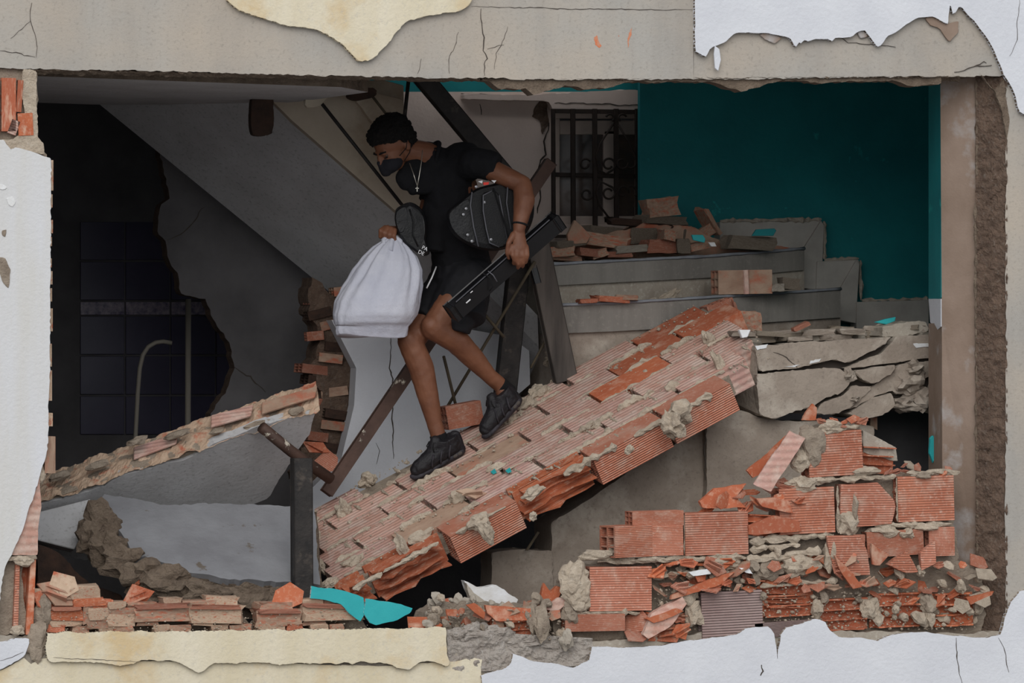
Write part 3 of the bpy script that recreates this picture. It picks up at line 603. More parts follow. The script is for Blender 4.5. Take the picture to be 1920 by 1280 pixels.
# loose debris on the stair
RUB = 'rubble on the stairs'
flat_me = []
for i in range(8):
    r = random.Random(i+50); bm = bmesh.new(); bmesh.ops.create_cube(bm, size=1)
    bmesh.ops.subdivide_edges(bm, edges=bm.edges[:], cuts=2)
    for v in bm.verts: v.co += Vector((r.uniform(-.06,.06), r.uniform(-.06,.06), r.uniform(-.07,.07)))*(1.0 if abs(v.co.x) > .4 else .5)
    flat_me.append(tomesh(bm, 'brick_chunk'))
def chunk(px0, py0, px1, py1, Y, m, label, group, rot=0, T=.1, yaw=0, i=0, name='brick_chunk', cat='brick', tilt=0):
    s = pxsize(Y); w = abs(px1-px0)*s; h = abs(py1-py0)*s
    mw = Matrix.Translation(P((px0+px1)/2, (py0+py1)/2, Y)+Vector((0, T/2, 0))) @ Matrix.Rotation(R(yaw), 4, 'Z') @ Matrix.Rotation(R(rot), 4, 'Y') @ Matrix.Rotation(R(tilt), 4, 'X') @ Matrix.Diagonal((w, T, h, 1))
    return tag(place(name, flat_me[i % 8], m, mw), label, cat, group)
SB = [(1215,372,1272,405,'brick_dusty',-8),(1205,405,1290,420,'mortar_dark',3),(1330,388,1338,442,'brick_dusty',-32),(1150,412,1260,424,'rusty',4),(1100,425,1165,445,'mortar_dark',5),(1190,428,1236,456,'mortar_dark',0),(1246,432,1270,450,'brick_dusty',10),(1278,424,1294,455,'mortar_dark',5),(1308,425,1350,445,'brick_dusty',-35),
      (1215,450,1274,474,'brick',1),(1276,448,1300,474,'mortar_dark',0),(1292,455,1330,468,'brick_dusty',-12),(1368,443,1455,468,'mortar_dark',3),(1156,460,1214,473,'concrete_dust',-4),(1085,440,1180,462,'brick_dusty',6),(1035,462,1080,480,'brick_dusty',-2),(1085,466,1120,480,'brick',4),(1110,468,1140,482,'brick_dusty',-15),(1030,478,1090,488,'brick_dusty',2),(1140,472,1185,482,'brick',0),(1040,450,1100,462,'mortar_dark',-6)]
LB = ['upright grey brown block on top of the stair rubble','flat slab lying under the upright block on the stair rubble','thin brown board leaning against the turquoise wall','dark flat board on the stair rubble near the grille','grey chunk on the stair rubble below the grille','square grey chunk in the middle of the stair rubble','small brown chunk beside the square grey one','narrow upright grey chunk on the stair','tilted brown shard beside the turquoise chip on the stair',
      'red brick lying at the tread edge of the upper step','grey chunk right of the red brick on the upper step','brown shard tilted on the upper step','long pale block with turquoise top on the upper step','rounded pale mortar stick on the upper step','brown brick pieces below the grille on the stair','brown flat brick at the left end of the upper step','small red brick piece at the left of the upper step','tilted brown piece at the left of the upper step','flat brown shard at the far left tread edge','red flat piece lying on the upper tread edge','grey slab at the left back of the stair rubble']
for k, (a,b,c,d,m,rot) in enumerate(SB): chunk(a,b,c,d,1.95+.02*(k % 5)+(.25 if b < 430 else 0),m,LB[k],RUB,rot,.14,rng.uniform(-15,15),k)
tag(prism('brick_shard', [(1078,412),(1092,425),(1108,442),(1100,456),(1066,458),(1064,440)], 1.95, .03, 'brick_dusty', None, .003), 'pointed brown shard standing in the stair rubble below the grille', 'brick', RUB)
tag(prism('rubble_bed', [(1030,490),(1030,470),(1070,450),(1140,438),(1220,420),(1300,425),(1350,450),(1440,460),(1490,466),(1490,480)], 2.24, .2, 'brick_dusty', None, .01, None, 4, 9, 61), 'heap of brown brick dust and bits on the upper step', 'rubble', kind='stuff')
tag(prism('paint_chip', [(1297,440),(1318,440),(1323,448),(1321,455),(1300,450)], 1.9, .015, 'teal_chip', None, .002), 'bright turquoise paint chip in the stair rubble', 'paint chip')
tag(prism('paint_chip', [(1418,430),(1452,428),(1456,432),(1450,442),(1410,442)], 1.93, .015, 'teal', None, .002), 'dark turquoise chip on the pale block on the stair', 'paint chip')
tag(prism('plaster_chip', [(1328,454),(1340,454),(1344,462),(1334,462)], 1.9, .015, 'flake_white', None, .002), 'tiny white chip in the stair rubble', 'plaster')
hbk = tag(empty('hollow_brick', P(1397,550,1.62)), 'brown hollow brick standing on the lower curved step', 'brick')
brick_rect(1347,506,1448,551,1.62,'brick_dusty',hbk,-1); bar('brick_web', P(1398,507,1.612), P(1400,550,1.612), .02, .014, 'brick_panel', hbk)
for k, (a,b,c,d,m,lb) in enumerate(((1468,522,1500,542,'mortar_dark','small grey chunk on the lower curved step'),(1452,532,1475,546,'concrete_dust','flat mortar flake beside the hollow brick on the step'),(1376,584,1428,620,'brick_dusty','pale brown block fallen below the curved steps'),(1118,556,1178,566,'brick_inner','orange brick flake on the lower step behind the fallen wall'),(1090,560,1122,568,'brick_inner','small orange flake at the left of the lower step'),(1160,553,1200,562,'brick_dusty','brown flake on the lower step behind the fallen wall'))):
    chunk(a,b,c,d,(1.62,1.6,1.2,1.44,1.44,1.44)[k],m,lb,RUB,rng.uniform(-4,4),.1,rng.uniform(-15,15),k)

# ------------------------------------------------------------------ broken concrete floor beam and blocks
CB = tag(empty('concrete_beam', P(1560, 780, .8)), 'cracked concrete floor beam broken apart beside the right column', 'beam')
for c, Y in (([(1416,648),(1500,642),(1672,632),(1655,648),(1625,662),(1590,680),(1560,672),(1500,690),(1424,696),(1420,680)], .74),
             ([(1680,631),(1762,626),(1762,668),(1700,676),(1620,688),(1580,690),(1600,682),(1650,664),(1668,646)], .76),
             ([(1420,700),(1500,694),(1560,690),(1578,692),(1596,716),(1580,736),(1540,748),(1530,760),(1480,774),(1452,786),(1425,778)], .73),
             ([(1606,694),(1680,684),(1680,692),(1664,706),(1640,720),(1618,712),(1604,700)], .72),
             ([(1686,684),(1752,676),(1748,700),(1720,722),(1680,740),(1674,730),(1660,738),(1640,742),(1600,765),(1585,768),(1610,740),(1650,716)], .75),
             ([(1598,722),(1636,724),(1600,762),(1560,778),(1530,776),(1540,756),(1582,742)], .74),
             ([(1640,744),(1672,736),(1680,762),(1660,776),(1612,784),(1590,776),(1604,766)], .735)):
    prism('beam_fragment', c, Y, .35, 'concrete_warm', CB, .006, 'concrete_dust', 1.6, 7, int(c[0][0]))
prism3('beam_side', [P(1362,648,1.1), P(1418,650,.75), P(1424,778,.75), P(1384,770,1.0), P(1350,745,1.1)], (.05, .25, 0), 'concrete_warm', CB, .004)
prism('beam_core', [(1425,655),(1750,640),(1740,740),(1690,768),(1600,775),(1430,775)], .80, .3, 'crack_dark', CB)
for k, (x, y, w, h) in enumerate(((1700,720,60,44),(1730,750,50,40),(1700,756,60,30),(1760,700,24,50),(1715,690,40,26),(1755,735,30,60),(1590,706,24,26),(1600,748,20,14),(1752,650,20,40))): lump('beam_fragment', x, y, .76, w, h, 'concrete_warm', CB, 260+k, .12, 3, .5)
ribbon('crack', [(1450,660),(1475,670),(1485,680),(1495,690)], .738, 3, 'crack_dark', CB, 3, 2)
for k, c in enumerate([[(1416,648),(1440,645),(1437,652),(1420,656)], [(1712,644),(1740,643),(1742,650),(1718,652)], [(1520,676),(1540,672),(1536,678),(1518,682)], [(1470,688),(1500,684),(1490,688)]]): prism('paint_spot', c, .736 if k != 1 else .756, .004, 'flake_white', CB, 0, None, 1, 5, k)
FL = 'flat rubble on the concrete beam'
ORD = 'first second third fourth fifth sixth seventh eighth ninth tenth eleventh twelfth thirteenth fourteenth fifteenth sixteenth seventeenth'.split()
for k in range(34):
    x = 1412+ (k % 17)*21 + rng.uniform(-8, 8); lay = k//17; y = 640-(x-1375)*.035-lay*9-rng.uniform(0, 5)
    chunk(x-rng.uniform(18,34), y-rng.uniform(4,7), x+rng.uniform(18,34), y+rng.uniform(4,7), .78+rng.uniform(0,.2), ('concrete_dust','mortar','concrete_warm')[k % 3], '%s thin grey screed slab from the left in the %s layer on the broken beam' % (ORD[k % 17], ('lower','upper')[lay]), FL, rng.uniform(-6,6), .16, rng.uniform(-25,25), k, 'screed_flake', 'rubble')
tag(prism('floor_slab', [(1655,612),(1710,602),(1738,604),(1742,622),(1690,630),(1655,632)], .8, .25, 'concrete_dust', None, .006, None, 1.5, 7, 5), 'thick pale slab piece at the column end of the beam top', 'rubble')
chunk(1488,608,1520,616,.8,'brick','red brick stick lying on the beam rubble','red brick on beam',-24,.05,0,2)
tag(prism('paint_chip', [(1640,604),(1660,598),(1680,594),(1678,602),(1662,608)], .95, .02, 'teal_chip', None, .002), 'turquoise plaster chip on top of the beam rubble by the column', 'paint chip')
tag(prism('plaster_chip', [(1386,618),(1408,618),(1402,632),(1392,634)], .76, .03, 'flake_white', None, .003), 'white plaster piece beside the fallen wall end', 'plaster')
tag(prism('paint_chip', [(1355,762),(1364,757),(1372,768),(1368,774),(1354,772)], .86, .02, 'teal_chip', None, .002), 'small turquoise chip under the fallen wall end', 'paint chip')
# long lower concrete beam under the fallen wall, and the block below
LBm = tag(empty('concrete_block', P(1250, 1120, .9)), 'long grey concrete beam lying under the fallen brick wall', 'beam')
prism('block_face', [(1325,800),(1330,775),(1395,770),(1424,784),(1500,790),(1600,792),(1640,800),(1620,1100),(1325,1100)], .82, .3, 'concrete_warm', LBm, .005, None, 1.5, 9, 71)
prism('block_face', [(1034,980),(1120,925),(1215,860),(1322,800),(1322,1100),(1034,1145)], .88, .3, 'concrete_warm', LBm, .005, None, 1.2, 9, 72)
ribbon('crack', [(1322,805),(1321,880),(1323,900)], .815, 3, 'crack_dark', LBm, 8, 1.5)
PB = tag(prism('concrete_post', [(922,1036),(960,1030),(1036,1032),(1036,1135),(922,1135)], .86, .2, 'concrete_warm', None, .005, None, 1.2, 8, 73), 'short grey concrete post stub below the fallen brick wall', 'post')
tag(prism('timber_lath', [(985,1032),(990,1032),(1012,998),(1008,996)], .80, .01, 'rod'), 'thin wooden lath in the gap under the fallen wall', 'lath')
struct(prism('wall_back', [(1615,740),(1770,740),(1770,1000),(1615,1000)], 1.3, .1, 'dark_wall'), 'dark sheet standing in for the shaded hole beside the column')  # backing sheet, its dark colour stands in for the shade inside the hole
tag(prism('timber_piece', [(1632,784),(1645,782),(1645,806),(1632,800)], .95, .02, 'brick_dusty'), 'small upright piece in the dark gap under the beam', 'timber')

# ------------------------------------------------------------------ the fallen brick wall
A, B, D = P(560,968,1.5), P(1342,550,1.5), P(655,1108,.42)
U = (B-A).normalized(); Nn = U.cross(D-A).normalized()
if Nn.z < 0: Nn = -Nn
V = Nn.cross(U); V = V if (D-A).dot(V) > 0 else -V
Lu = (B-A).length; Lv = (D-A).dot(V); NROW = 6; RH = Lv/NROW
def on_panel(px, py): return on_plane(px, py, A, Nn)
def pan(u, v, h=0.0): return A+U*u+V*v+Nn*h
ub = (D-A).dot(U); ue = (on_panel(1386,712)-A).dot(U)
print('PANEL Lu %.2f Lv %.2f row %.3f N %s ub %.2f ue %.2f' % (Lu, Lv, RH, tuple(round(c, 2) for c in Nn), ub, ue))
FW = tag(empty('fallen_wall', pan(Lu*.4, Lv, -.2)), 'large slab of fallen red brick wall the man walks down', 'wall')
TP = .15
Rm = Matrix((( U.x, -Nn.x, -V.x, 0), (U.y, -Nn.y, -V.y, 0), (U.z, -Nn.z, -V.z, 0), (0, 0, 0, 1)))   # x=u, y=into slab, z=up the slope
pm = hollow_me(.30, .15, .20)
# bedding mortar inside the slab, set back from the brick faces
cpts = []
for i in range(NROW+1): cpts.append((ub*i/NROW+.04, i*RH))
for i in range(NROW, -1, -1): cpts.append((Lu+(ue-Lu)*i/NROW-.05, i*RH))
cpts = [(u, min(max(v, .02), Lv-.13)) for u, v in cpts]
prism3('mortar_core', [pan(u, v, -.03) for u, v in cpts], -Nn*.10, 'mortar_dark', FW)
prng = random.Random(21)
for r_ in range(NROW):
    t0 = ub*(r_+.5)/NROW + prng.uniform(-.05, .03); t1 = Lu+(ue-Lu)*(r_+.5)/NROW + (-.06, .08, .07, .10, .08, -.02)[r_]
    u = t0 - (.20 if r_ % 2 else 0) - prng.uniform(0, .05); first = True
    while u < t1-.06:
        L = .40+prng.uniform(-.015, .015); a = max(u, t0); b = min(u+L, t1)
        if b-a > .07 and not (r_ == 0 and .48 < (a+b)/2 < .62):
            g = .014 if prng.random() < .5 else .028
            hh = prng.uniform(-.006, .008); kk = prng.random()
            mname = 'brick_panel'
            if r_ == NROW-1: mname = 'brick' if kk < .6 else 'brick_inner'
            elif kk > .94: mname = 'brick_inner'
            elif kk < .12: mname = 'brick_dusty'
            c = pan((a+b)/2, (r_+.5)*RH, hh)
            openb = r_ == NROW-1 and (-.05 < (a+b)/2-ub < .35 or .75 < (a+b)/2-ub < 1.15)
            if openb:
                # outer side broken away, webs of the cells show
                mw = Matrix.Translation(c) @ Rm @ Matrix.Rotation(R(90), 4, 'X') @ Matrix.Diagonal((b-a-g, RH-.01, TP, 1)) @ Matrix.Translation((0, 0, -.5)) @ Matrix.Translation((0, -.5, 0))
                mw = Matrix.Translation(c) @ Rm @ Matrix.Diagonal((b-a-g, TP, RH-.012, 1)) @ Matrix(((1,0,0,0),(0,0,1,.5),(0,1,0,-.5),(0,0,0,1)))
                place('broken_brick', COMBS[prng.randint(0, 3)], 'brick_inner', mw, FW)
            else:
                mw = Matrix.Translation(c) @ Rm @ Matrix.Rotation(prng.uniform(-.012, .012), 4, 'Y') @ Matrix.Diagonal(((b-a-g)/.30, TP/.15, (RH-.010)/.20, 1))
                place('brick', pm, mname, mw, FW)
        u += L
# ridges of mortar squeezed out of the joints
for r_ in range(1, NROW+1):
    u = ub*r_/NROW+.02
    end = Lu+(ue-Lu)*r_/NROW
    while u < end-.08:
        L = prng.uniform(.10, .34)
        if prng.random() < .78:
            v = r_*RH-.004; e = min(u+L, end)
            mortar_line([pan(u, v, .0), pan((u+e)/2, v+prng.uniform(-.006,.006), .003), pan(e, v, .0)], prng.uniform(.008, .019), FW, prng.randint(1, 999), 'mortar', 'mortar_ridge')
        u += L+prng.uniform(.0, .12)
for r_ in range(NROW):                                        # head-joint smears
    for k in range(5):
        u = ub*(r_+.5)/NROW+prng.uniform(.1, Lu-.1)
        mortar_line([pan(u, r_*RH+.02, .0), pan(u+.005, r_*RH+RH*.6, .0)], .007, FW, prng.randint(1, 999), 'mortar', 'mortar_ridge')
def plump(px, py, w, h, seed, m='mortar', par=FW):
    p = on_panel(px, py); s = pxsize(p.y); me = rock_me(seed, w*s/2, min(w, h)*s/2, h*s/2, 3, .45)
    return link('mortar_lump', me, m, par, Matrix.Translation(p+Nn*.006) @ Matrix.Rotation(R(-27), 4, 'Y'))
for k, (x, y, w, h) in enumerate(((645,960,28,34),(690,900,34,26),(665,1055,40,22),(860,935,26,30),(1000,1000-30,16,14),(1180,905-60,20,14),(1275,775,46,40),(1262,800,40,50),(1330,640,22,40),(1352,690,20,60),(1250,560,60,14),(1215,575,40,18),(1150,610,36,18),(1040,670,40,24),(1010,740,44,30),(990,760,34,24),(960,790,30,20),(790,1010,50,22),(760,1035,22,50),(900,980,40,26),(915,1000,22,40),(1000,925,40,18),(930,880,40,14),(1120,800,20,12),(840,835,30,14),(575,985,40,20),(590,1010,30,24),(575,1000,16,50),(600,1060,16,40),(620,1095,30,16))): plump(x, y, w, h, 300+k)
def crumbs(name, pts, sizes, m, parent, seed):
    r = random.Random(seed); bm = bmesh.new()
    for p, sz in zip(pts, sizes):
        q = bmesh.ops.create_icosphere(bm, subdivisions=1, radius=sz)
        for v in q['verts']: v.co = p+Vector((v.co.x*r.uniform(.6, 1.3), v.co.y*r.uniform(.6, 1.3), v.co.z*r.uniform(.5, 1.0)))
    o = link(name, tomesh(bm, name), m, parent); o['kind'] = 'stuff'; return o
pp = [pan(prng.uniform(.05, Lu-.05)+ub*.5, (prng.randint(0, NROW-1)+min(.98, abs(prng.gauss(0, .28))))*RH, .004) for _ in range(900)]
crumbs('mortar_crumbs', pp, [prng.uniform(.002, .0075)*(2 if prng.random() < .08 else 1) for _ in pp], 'mortar', FW, 5)
pp = []
for _ in range(900):
    x = prng.uniform(1228, 1832); pp.append(P(x, prng.uniform(1100, 1180), prng.uniform(.005, .06)))
crumbs('mortar_crumbs', pp, [prng.uniform(.002, .008)*(2 if prng.random() < .08 else 1) for _ in pp], 'mortar', WF, 6)
pp = [P(prng.uniform(800, 1060), prng.uniform(1140, 1200), prng.uniform(.0, .1)) for _ in range(400)]
crumbs('mortar_crumbs', pp, [prng.uniform(.003, .009) for _ in pp], 'mortar_dark', WF, 7)
pp = [P(prng.uniform(66, 690), prng.uniform(1140, 1184), prng.uniform(.0, .05)) for _ in range(350)]
crumbs('mortar_crumbs', pp, [prng.uniform(.002, .006) for _ in pp], 'mortar', WF, 8)
# bricks standing proud at the right end and top
def pbrick(px0, py0, px1, py1, Y, m, rot, yaw=0, T=.12): return brick_rect(px0, py0, px1, py1, Y, m, FW, rot, yaw, T=T)
pbrick(838,756,905,800,1.42,'brick',-10)
pbrick(1338,556,1372,610,1.42,'brick',70)
for k, (x, y) in enumerate(((1372,585),(1368,600),(1376,575))): place('brick_shard', SHARDS[k], 'brick', Matrix.Translation(P(x, y, 1.4)) @ Matrix.Rotation(R(40*k), 4, 'Y') @ Matrix.Scale(.4, 4), FW)
# lower-right corner brick shown side-on and grey mortar end face
place('tile_shard', SHARDS[2], 'brick_dusty', Matrix.Translation(on_panel(890,934)+Nn*.03) @ Matrix.Rotation(R(50), 4, 'X') @ Matrix.Scale(.75, 4), FW)
lump('stone', 1262, 725, on_panel(1262,725).y-.02, 32, 20, 'mortar', FW, 401, .03, 2, .3, -27)
for k, (x, y) in enumerate(((927,888),(955,886))): prism3('paint_chip', [on_panel(x+dx, y+dy)+Nn*.012 for dx, dy in ((-5,2),(3,-4),(6,2),(-1,5))], Nn*.006, 'teal_chip', FW)

# ------------------------------------------------------------------ left: leaning wall piece, broken floor slab, pier
LW = tag(empty('leaning_wall', P(330, 960, 1.5)), 'long piece of white plastered brick wall leaning in the dark corner', 'wall')
face = [(60,950,1.20),(195,912,1.20),(230,890,1.20),(350,860,1.22),(395,835,1.22),(480,800,1.24),(592,772,1.25),(580,815,1.35),(556,850,1.45),(520,905,1.55),(500,935,1.6),(440,960,1.6),(160,1050,1.6),(60,1030,1.6)]
fj = []
fa, fb, fc = P(60,950,1.2), P(592,772,1.25), P(160,1050,1.6); fn = (fb-fa).cross(fc-fa).normalized()
prism3('white_face', [on_plane(p[0], p[1], fa, fn) for p in jag(face, 1.5, 9, 80)], (0, .04, .03), 'plaster_grey', LW)
topf = [(60,950,1.2),(195,912,1.2),(230,890,1.2),(350,860,1.22),(395,835,1.22),(480,800,1.24),(592,772,1.25),(608,742,1.33),(600,724,1.38),(580,715,1.4),(520,722,1.4),(470,742,1.4),(395,775,1.4),(380,786,1.4),(350,784,1.4),(270,818,1.4),(250,825,1.4),(60,895,1.4)]
roughgrid('brick_top', P(58,949,1.19), P(600,768,1.24), P(592,714,1.40), P(58,897,1.40), 150, 16, .022, 'brick_edge', LW, 14, 5, (0,-.5,.8))
prism3('wall_body', [P(58,947,1.21), P(600,768,1.26), P(590,718,1.40), P(58,900,1.40)], (.0, .04, -.02), 'mortar_dark', LW)
for k, (x0, y0, x1, y1) in enumerate(((395,790,470,760),(490,765,590,725),(250,850,330,812),(130,905,230,862))):
    prism3('brick', [P(*q) for q in ((x0,y0+14,1.27),(x1,y1+22,1.27),(x1+4,y1+2,1.33),(x0,y0-8,1.33))], (0, -.012, .012), 'brick_dusty' if k % 2 else 'brick_panel', LW, .004)
for k in range(7):
    x = 110+k*74; y = 925-(x-60)*.30; lump('mortar_lump', x, y-rng.uniform(0,40), 1.24, rng.uniform(26,60), rng.uniform(10,16), 'mortar_dark', LW, 420+k, .05, 2, .4, -18)
FS = tag(empty('floor_slab', P(350, 1130, .7)), 'grey painted slab tilted toward the street with crumbling rough edge', 'slab')
top = [(168,952,.95),(196,926,1.15),(226,930,1.15),(300,946,1.12),(420,944,1.12),(560,948,1.1),(590,950,1.1),(600,1096,.5),(545,1090,.5),(430,1086,.48),(345,1070,.5),(312,1056,.55),(272,1042,.6),(255,1044,.6),(232,1006,.72),(202,968,.88)]
ta, tb_, tc_ = P(196,926,1.15), P(590,950,1.1), P(430,1086,.48); tn = (tb_-ta).cross(tc_-ta).normalized()
top = [on_plane(x, y, ta, tn) for x, y in jag(top, 1.8, 9, 82)]
prism3('painted_top', top, (0, .03, -.03), 'slab_paint', FS)
prism3('slab_body', [p+Vector((.015, .02, -.025)) for p in top], (0.03, .10, -.17), 'concrete_rough', FS)
for k, (x, y, w, h, d) in enumerate(((185,990,66,80,.9),(205,1030,70,60,.8),(235,1055,80,56,.7),(175,1010,50,60,.88),(270,1075,70,50,.62),(320,1090,90,50,.56),(390,1110,100,50,.54),(460,1112,100,56,.54),(530,1120,80,60,.54),(300,1110,80,40,.6),(420,1130,90,40,.6),(255,1090,50,50,.66),(345,1125,80,40,.6))): lump('rough_edge', x, y, d, w, h, 'concrete_rough', FS, 440+k, .12, 3, .5)
for k, (x, y) in enumerate(((258,1088),(277,1080))): lump('hollow', x, y, .60, 14, 22, 'brick_inner', FS, 460+k, .02)
tag(prism3('slab_piece', [P(*p) for p in ((70,960,1.1),(170,935,1.15),(165,962,1.0),(150,1008,1.0),(140,1030,1.0),(70,1012,1.0))], (0, .1, -.02), 'plaster_grey', None, .004), 'grey plastered piece between the left jamb and the tilted slab', 'slab')
tag(prism('broken_board', [(72,1020),(90,1026),(120,1045),(150,1082),(180,1100),(230,1118),(230,1140),(72,1140)], .9, .3, 'rusty', None, .006, None, 2, 9, 83), 'dark broken board heap behind the left pile of bricks', 'debris')
tag(box('cabinet', P(496,1142,.75), P(592,1098,.75)+Vector((0,.12,0)), 'dark_box', None, .01), 'dark grey flat box behind the turquoise chip', 'box')
# brick pier torn apart behind the bag
PR = tag(empty('brick_pier', P(620, 890, 1.95)), 'torn brick pier in shadow behind the white bag', 'pier')
prism('pier_core', [(585,520),(640,570),(640,630),(668,660),(672,720),(660,760),(640,850),(600,900),(560,900),(565,850),(590,780),(606,735),(580,690),(600,640),(578,580)], 2.06, .22, 'brown_mortar', PR, 0, None, 4, 7, 85)
for k in range(16):
    x = rng.uniform(590, 660); y = 545+k*21; brick_rect(x-rng.uniform(14,30), y-8, x+rng.uniform(10,26), y+9, 2.05+rng.uniform(-.03,.02), ('brick_dusty','brick','rusty')[k % 3], PR, rng.uniform(-14,14), rng.uniform(-12,12))
for k in range(9): lump('mortar_lump', rng.uniform(585,665), 560+k*36, 2.10, rng.uniform(26,44), rng.uniform(18,36), 'brown_mortar', PR, 470+k, .08)
WL = struct(prism('wall_back', [(622,600),(760,596),(985,636),(992,650),(994,720),(900,800),(760,900),(600,960),(560,940),(640,860),(664,760),(668,690)], 1.92, .12, 'plaster_white', None, 0, None), 'low white plastered wall behind the legs of the man')
for k, c in enumerate(([(733,630),(732,660),(730,690),(737,710),(736,760),(737,800),(738,860)], [(705,830),(712,845),(706,870)])): ribbon('crack', c, 1.917, 3.2-2*k, 'crack_dark', WL, 250+k, 1.6)
loose('brick_shard', SHARDS[4], 'brick_inner', 590, 835, 1.6, 'orange brick shard behind the black post', 'brick', 'shards behind the post', (70, 30, 0), .8)
loose('brick_shard', SHARDS[7], 'brick', 612, 868, 1.6, 'red brick shard low behind the black post', 'brick', 'shards behind the post', (80, -30, 0), .7)

# ------------------------------------------------------------------ steel posts, poles and rods
tag(bar('steel_post', P(565,860,.44), P(567,1262,.44), .085, .08, 'steel_black'), 'black steel post standing left of the fallen brick wall', 'post')
po = tag(bar('steel_pole', P(612,924,1.42), P(1032,304,1.55), .055, .05, 'steel_brown'), 'long brown steel pole with flaking paint leaning behind the man', 'pole')
tag(tube('metal_pipe', [P(490,800,1.15), P(545,845,1.2), P(620,898,1.3)], .028, 'steel_brown', None, 12), 'brown round pipe crossing behind the black post', 'pipe')
tag(bar('steel_post', P(975,470,1.52), P(932,880,1.66), .10, .06, 'steel_black'), 'black steel door post right of the man, leaning left', 'post')
tag(bar('steel_post', P(1006,455,1.42), P(1060,712,1.45), .11, .06, 'steel_sooty'), 'sooty grey steel post right of the man, leaning right', 'post')
tag(bar('steel_beam', P(788,140,1.4), P(960,345,1.5), .085, .06, 'steel_black'), 'dark steel beam slanting down behind the man from the lintel', 'beam')
for a, b, r, lb in (((604,195,1.3),(760,392,1.35),.009,'thin dark rod slanting behind the head of the man'),((766,150,1.5),(750,300,1.5),.010,'thin upright rod above the head of the man'),((690,170,1.55),(760,260,1.5),.007,'faint thin wire slanting behind the hair of the man'),((1003,490,1.38),(822,790,1.62),.008,'long thin rusty rod crossing behind the raised leg'),((832,668,1.48),(862,790,1.62),.008,'short thin rod crossing the long rusty rod'),((905,585,1.45),(945,632,1.45),.008,'short rod stub between the shorts and the black post'),((1030,625,1.52),(995,690,1.52),.007,'thin brace between the two steel posts')):
    tag(tube('steel_rod', [P(*a), P(*b)], r, 'rod' if r < .009 else 'steel_black', None, 8), lb, 'rod')
tag(bar('strap', P(1000,500,1.40), P(1008,530,1.40), .03, .01, 'box_black'), 'short black strap hanging on the sooty post', 'strap')

# ------------------------------------------------------------------ loose bricks on the left of the sill
SG = 'broken flat bricks left on the sill'

sill = [(90,1172,122,1185),(135,1174,165,1186),(186,1174,215,1186),(215,1173,250,1185),(290,1171,318,1184),(320,1172,358,1184),(396,1171,428,1183),(430,1171,470,1183),(485,1170,535,1183),(537,1170,567,1181),(583,1169,615,1180),(620,1170,645,1180),
        (95,1160,153,1174),(165,1160,202,1178),(200,1152,253,1173),(258,1158,297,1172),(363,1158,398,1172),(568,1160,610,1171),
        (95,1140,153,1162),(200,1140,252,1156),(168,1140,202,1162),(256,1133,356,1164),(357,1135,455,1167),(484,1144,566,1172),(570,1134,676,1162),(155,1130,175,1168),
        (135,1098,187,1124),(140,1122,195,1136),(205,1128,236,1141),(240,1128,292,1137),(307,1121,341,1132),(345,1126,405,1137),(390,1119,446,1140),(487,1130,548,1146),(570,1123,606,1134),(606,1123,642,1134),(176,1124,212,1140)]
for k, (a,b,c,d) in enumerate(sill):
    m = ('brick_edge','brick_dusty','brick_edge','brick_dusty')[k % 4] if k % 9 else 'brick_inner' if k not in (21,22,23,24) else 'brick_edge'
    gi = 0 if k < 12 else 1 if k < 18 else 2 if k < 26 else 3; lo_, hi_ = ((0,12),(12,18),(18,26),(26,37))[gi]
    od = sorted(range(lo_, hi_), key=lambda q: sill[q][0]+sill[q][2]).index(k)
    chunk(a,b,c,d,.01+rng.uniform(0,.02),m,'%s brick piece from the left in the %s of the left sill bricks' % (ORD[od], ('bottom course','second course','third course','top layer')[gi]),SG,rng.uniform(-2.5,2.5),.12,rng.uniform(-4,4),k)
for k, (a,b,c,d) in enumerate(((258,1132,350,1141),(360,1134,450,1142),(572,1132,664,1140),(488,1142,560,1150),(100,1138,150,1145))):
    chunk(a,b,c,d,-.002,'brick','red chipped brick top, %s from the left on the left sill bricks' % ('second','third','fifth','fourth','first')[k],'red brick tops on the sill',rng.uniform(-2,3),.12,0,k)
tag(prism('sill_mortar', [(60,1182),(66,1140),(100,1110),(150,1112),(220,1140),(450,1148),(470,1172),(485,1160),(660,1145),(690,1178),(690,1184)], .135, .05, 'mortar_dark', None, 0, None, 3, 8, 91), 'crumbled grey mortar behind the bricks on the left part of the sill', 'rubble', kind='stuff')
for k, (x,y,rx,ry,s,lb) in enumerate(((120,1095,70,20,.75,'brick shard on top of the left sill pile'),(105,1112,60,25,.9,'long tilted shard on the left sill pile'),(90,1130,65,35,.8,'tilted shard at the left jamb end of the sill pile'),(80,1118,80,10,.6,'small shard beside the left jamb'),(130,1108,65,-15,.6,'shard lying right of the long tilted one'),(258,1116,88,-20,.75,'triangular red shard standing on the left sill bricks'),(540,1120,80,-22,.8,'orange roof-like shard left of the turquoise chip'),(432,1150,70,10,.3,'grey shard between two sill bricks'),(795,1170,30,4,.9,'flat red shard at the right end of the cream plaster'))):
    loose('brick_shard', SHARDS[(k*3) % 12], ('brick_edge','brick_dusty','brick_inner')[k % 3] if k not in (5,6,8) else 'brick_inner', x, y, .05, lb, 'brick', 'tilted shards on the sill', (rx, ry, rng.uniform(-20,20)), s)
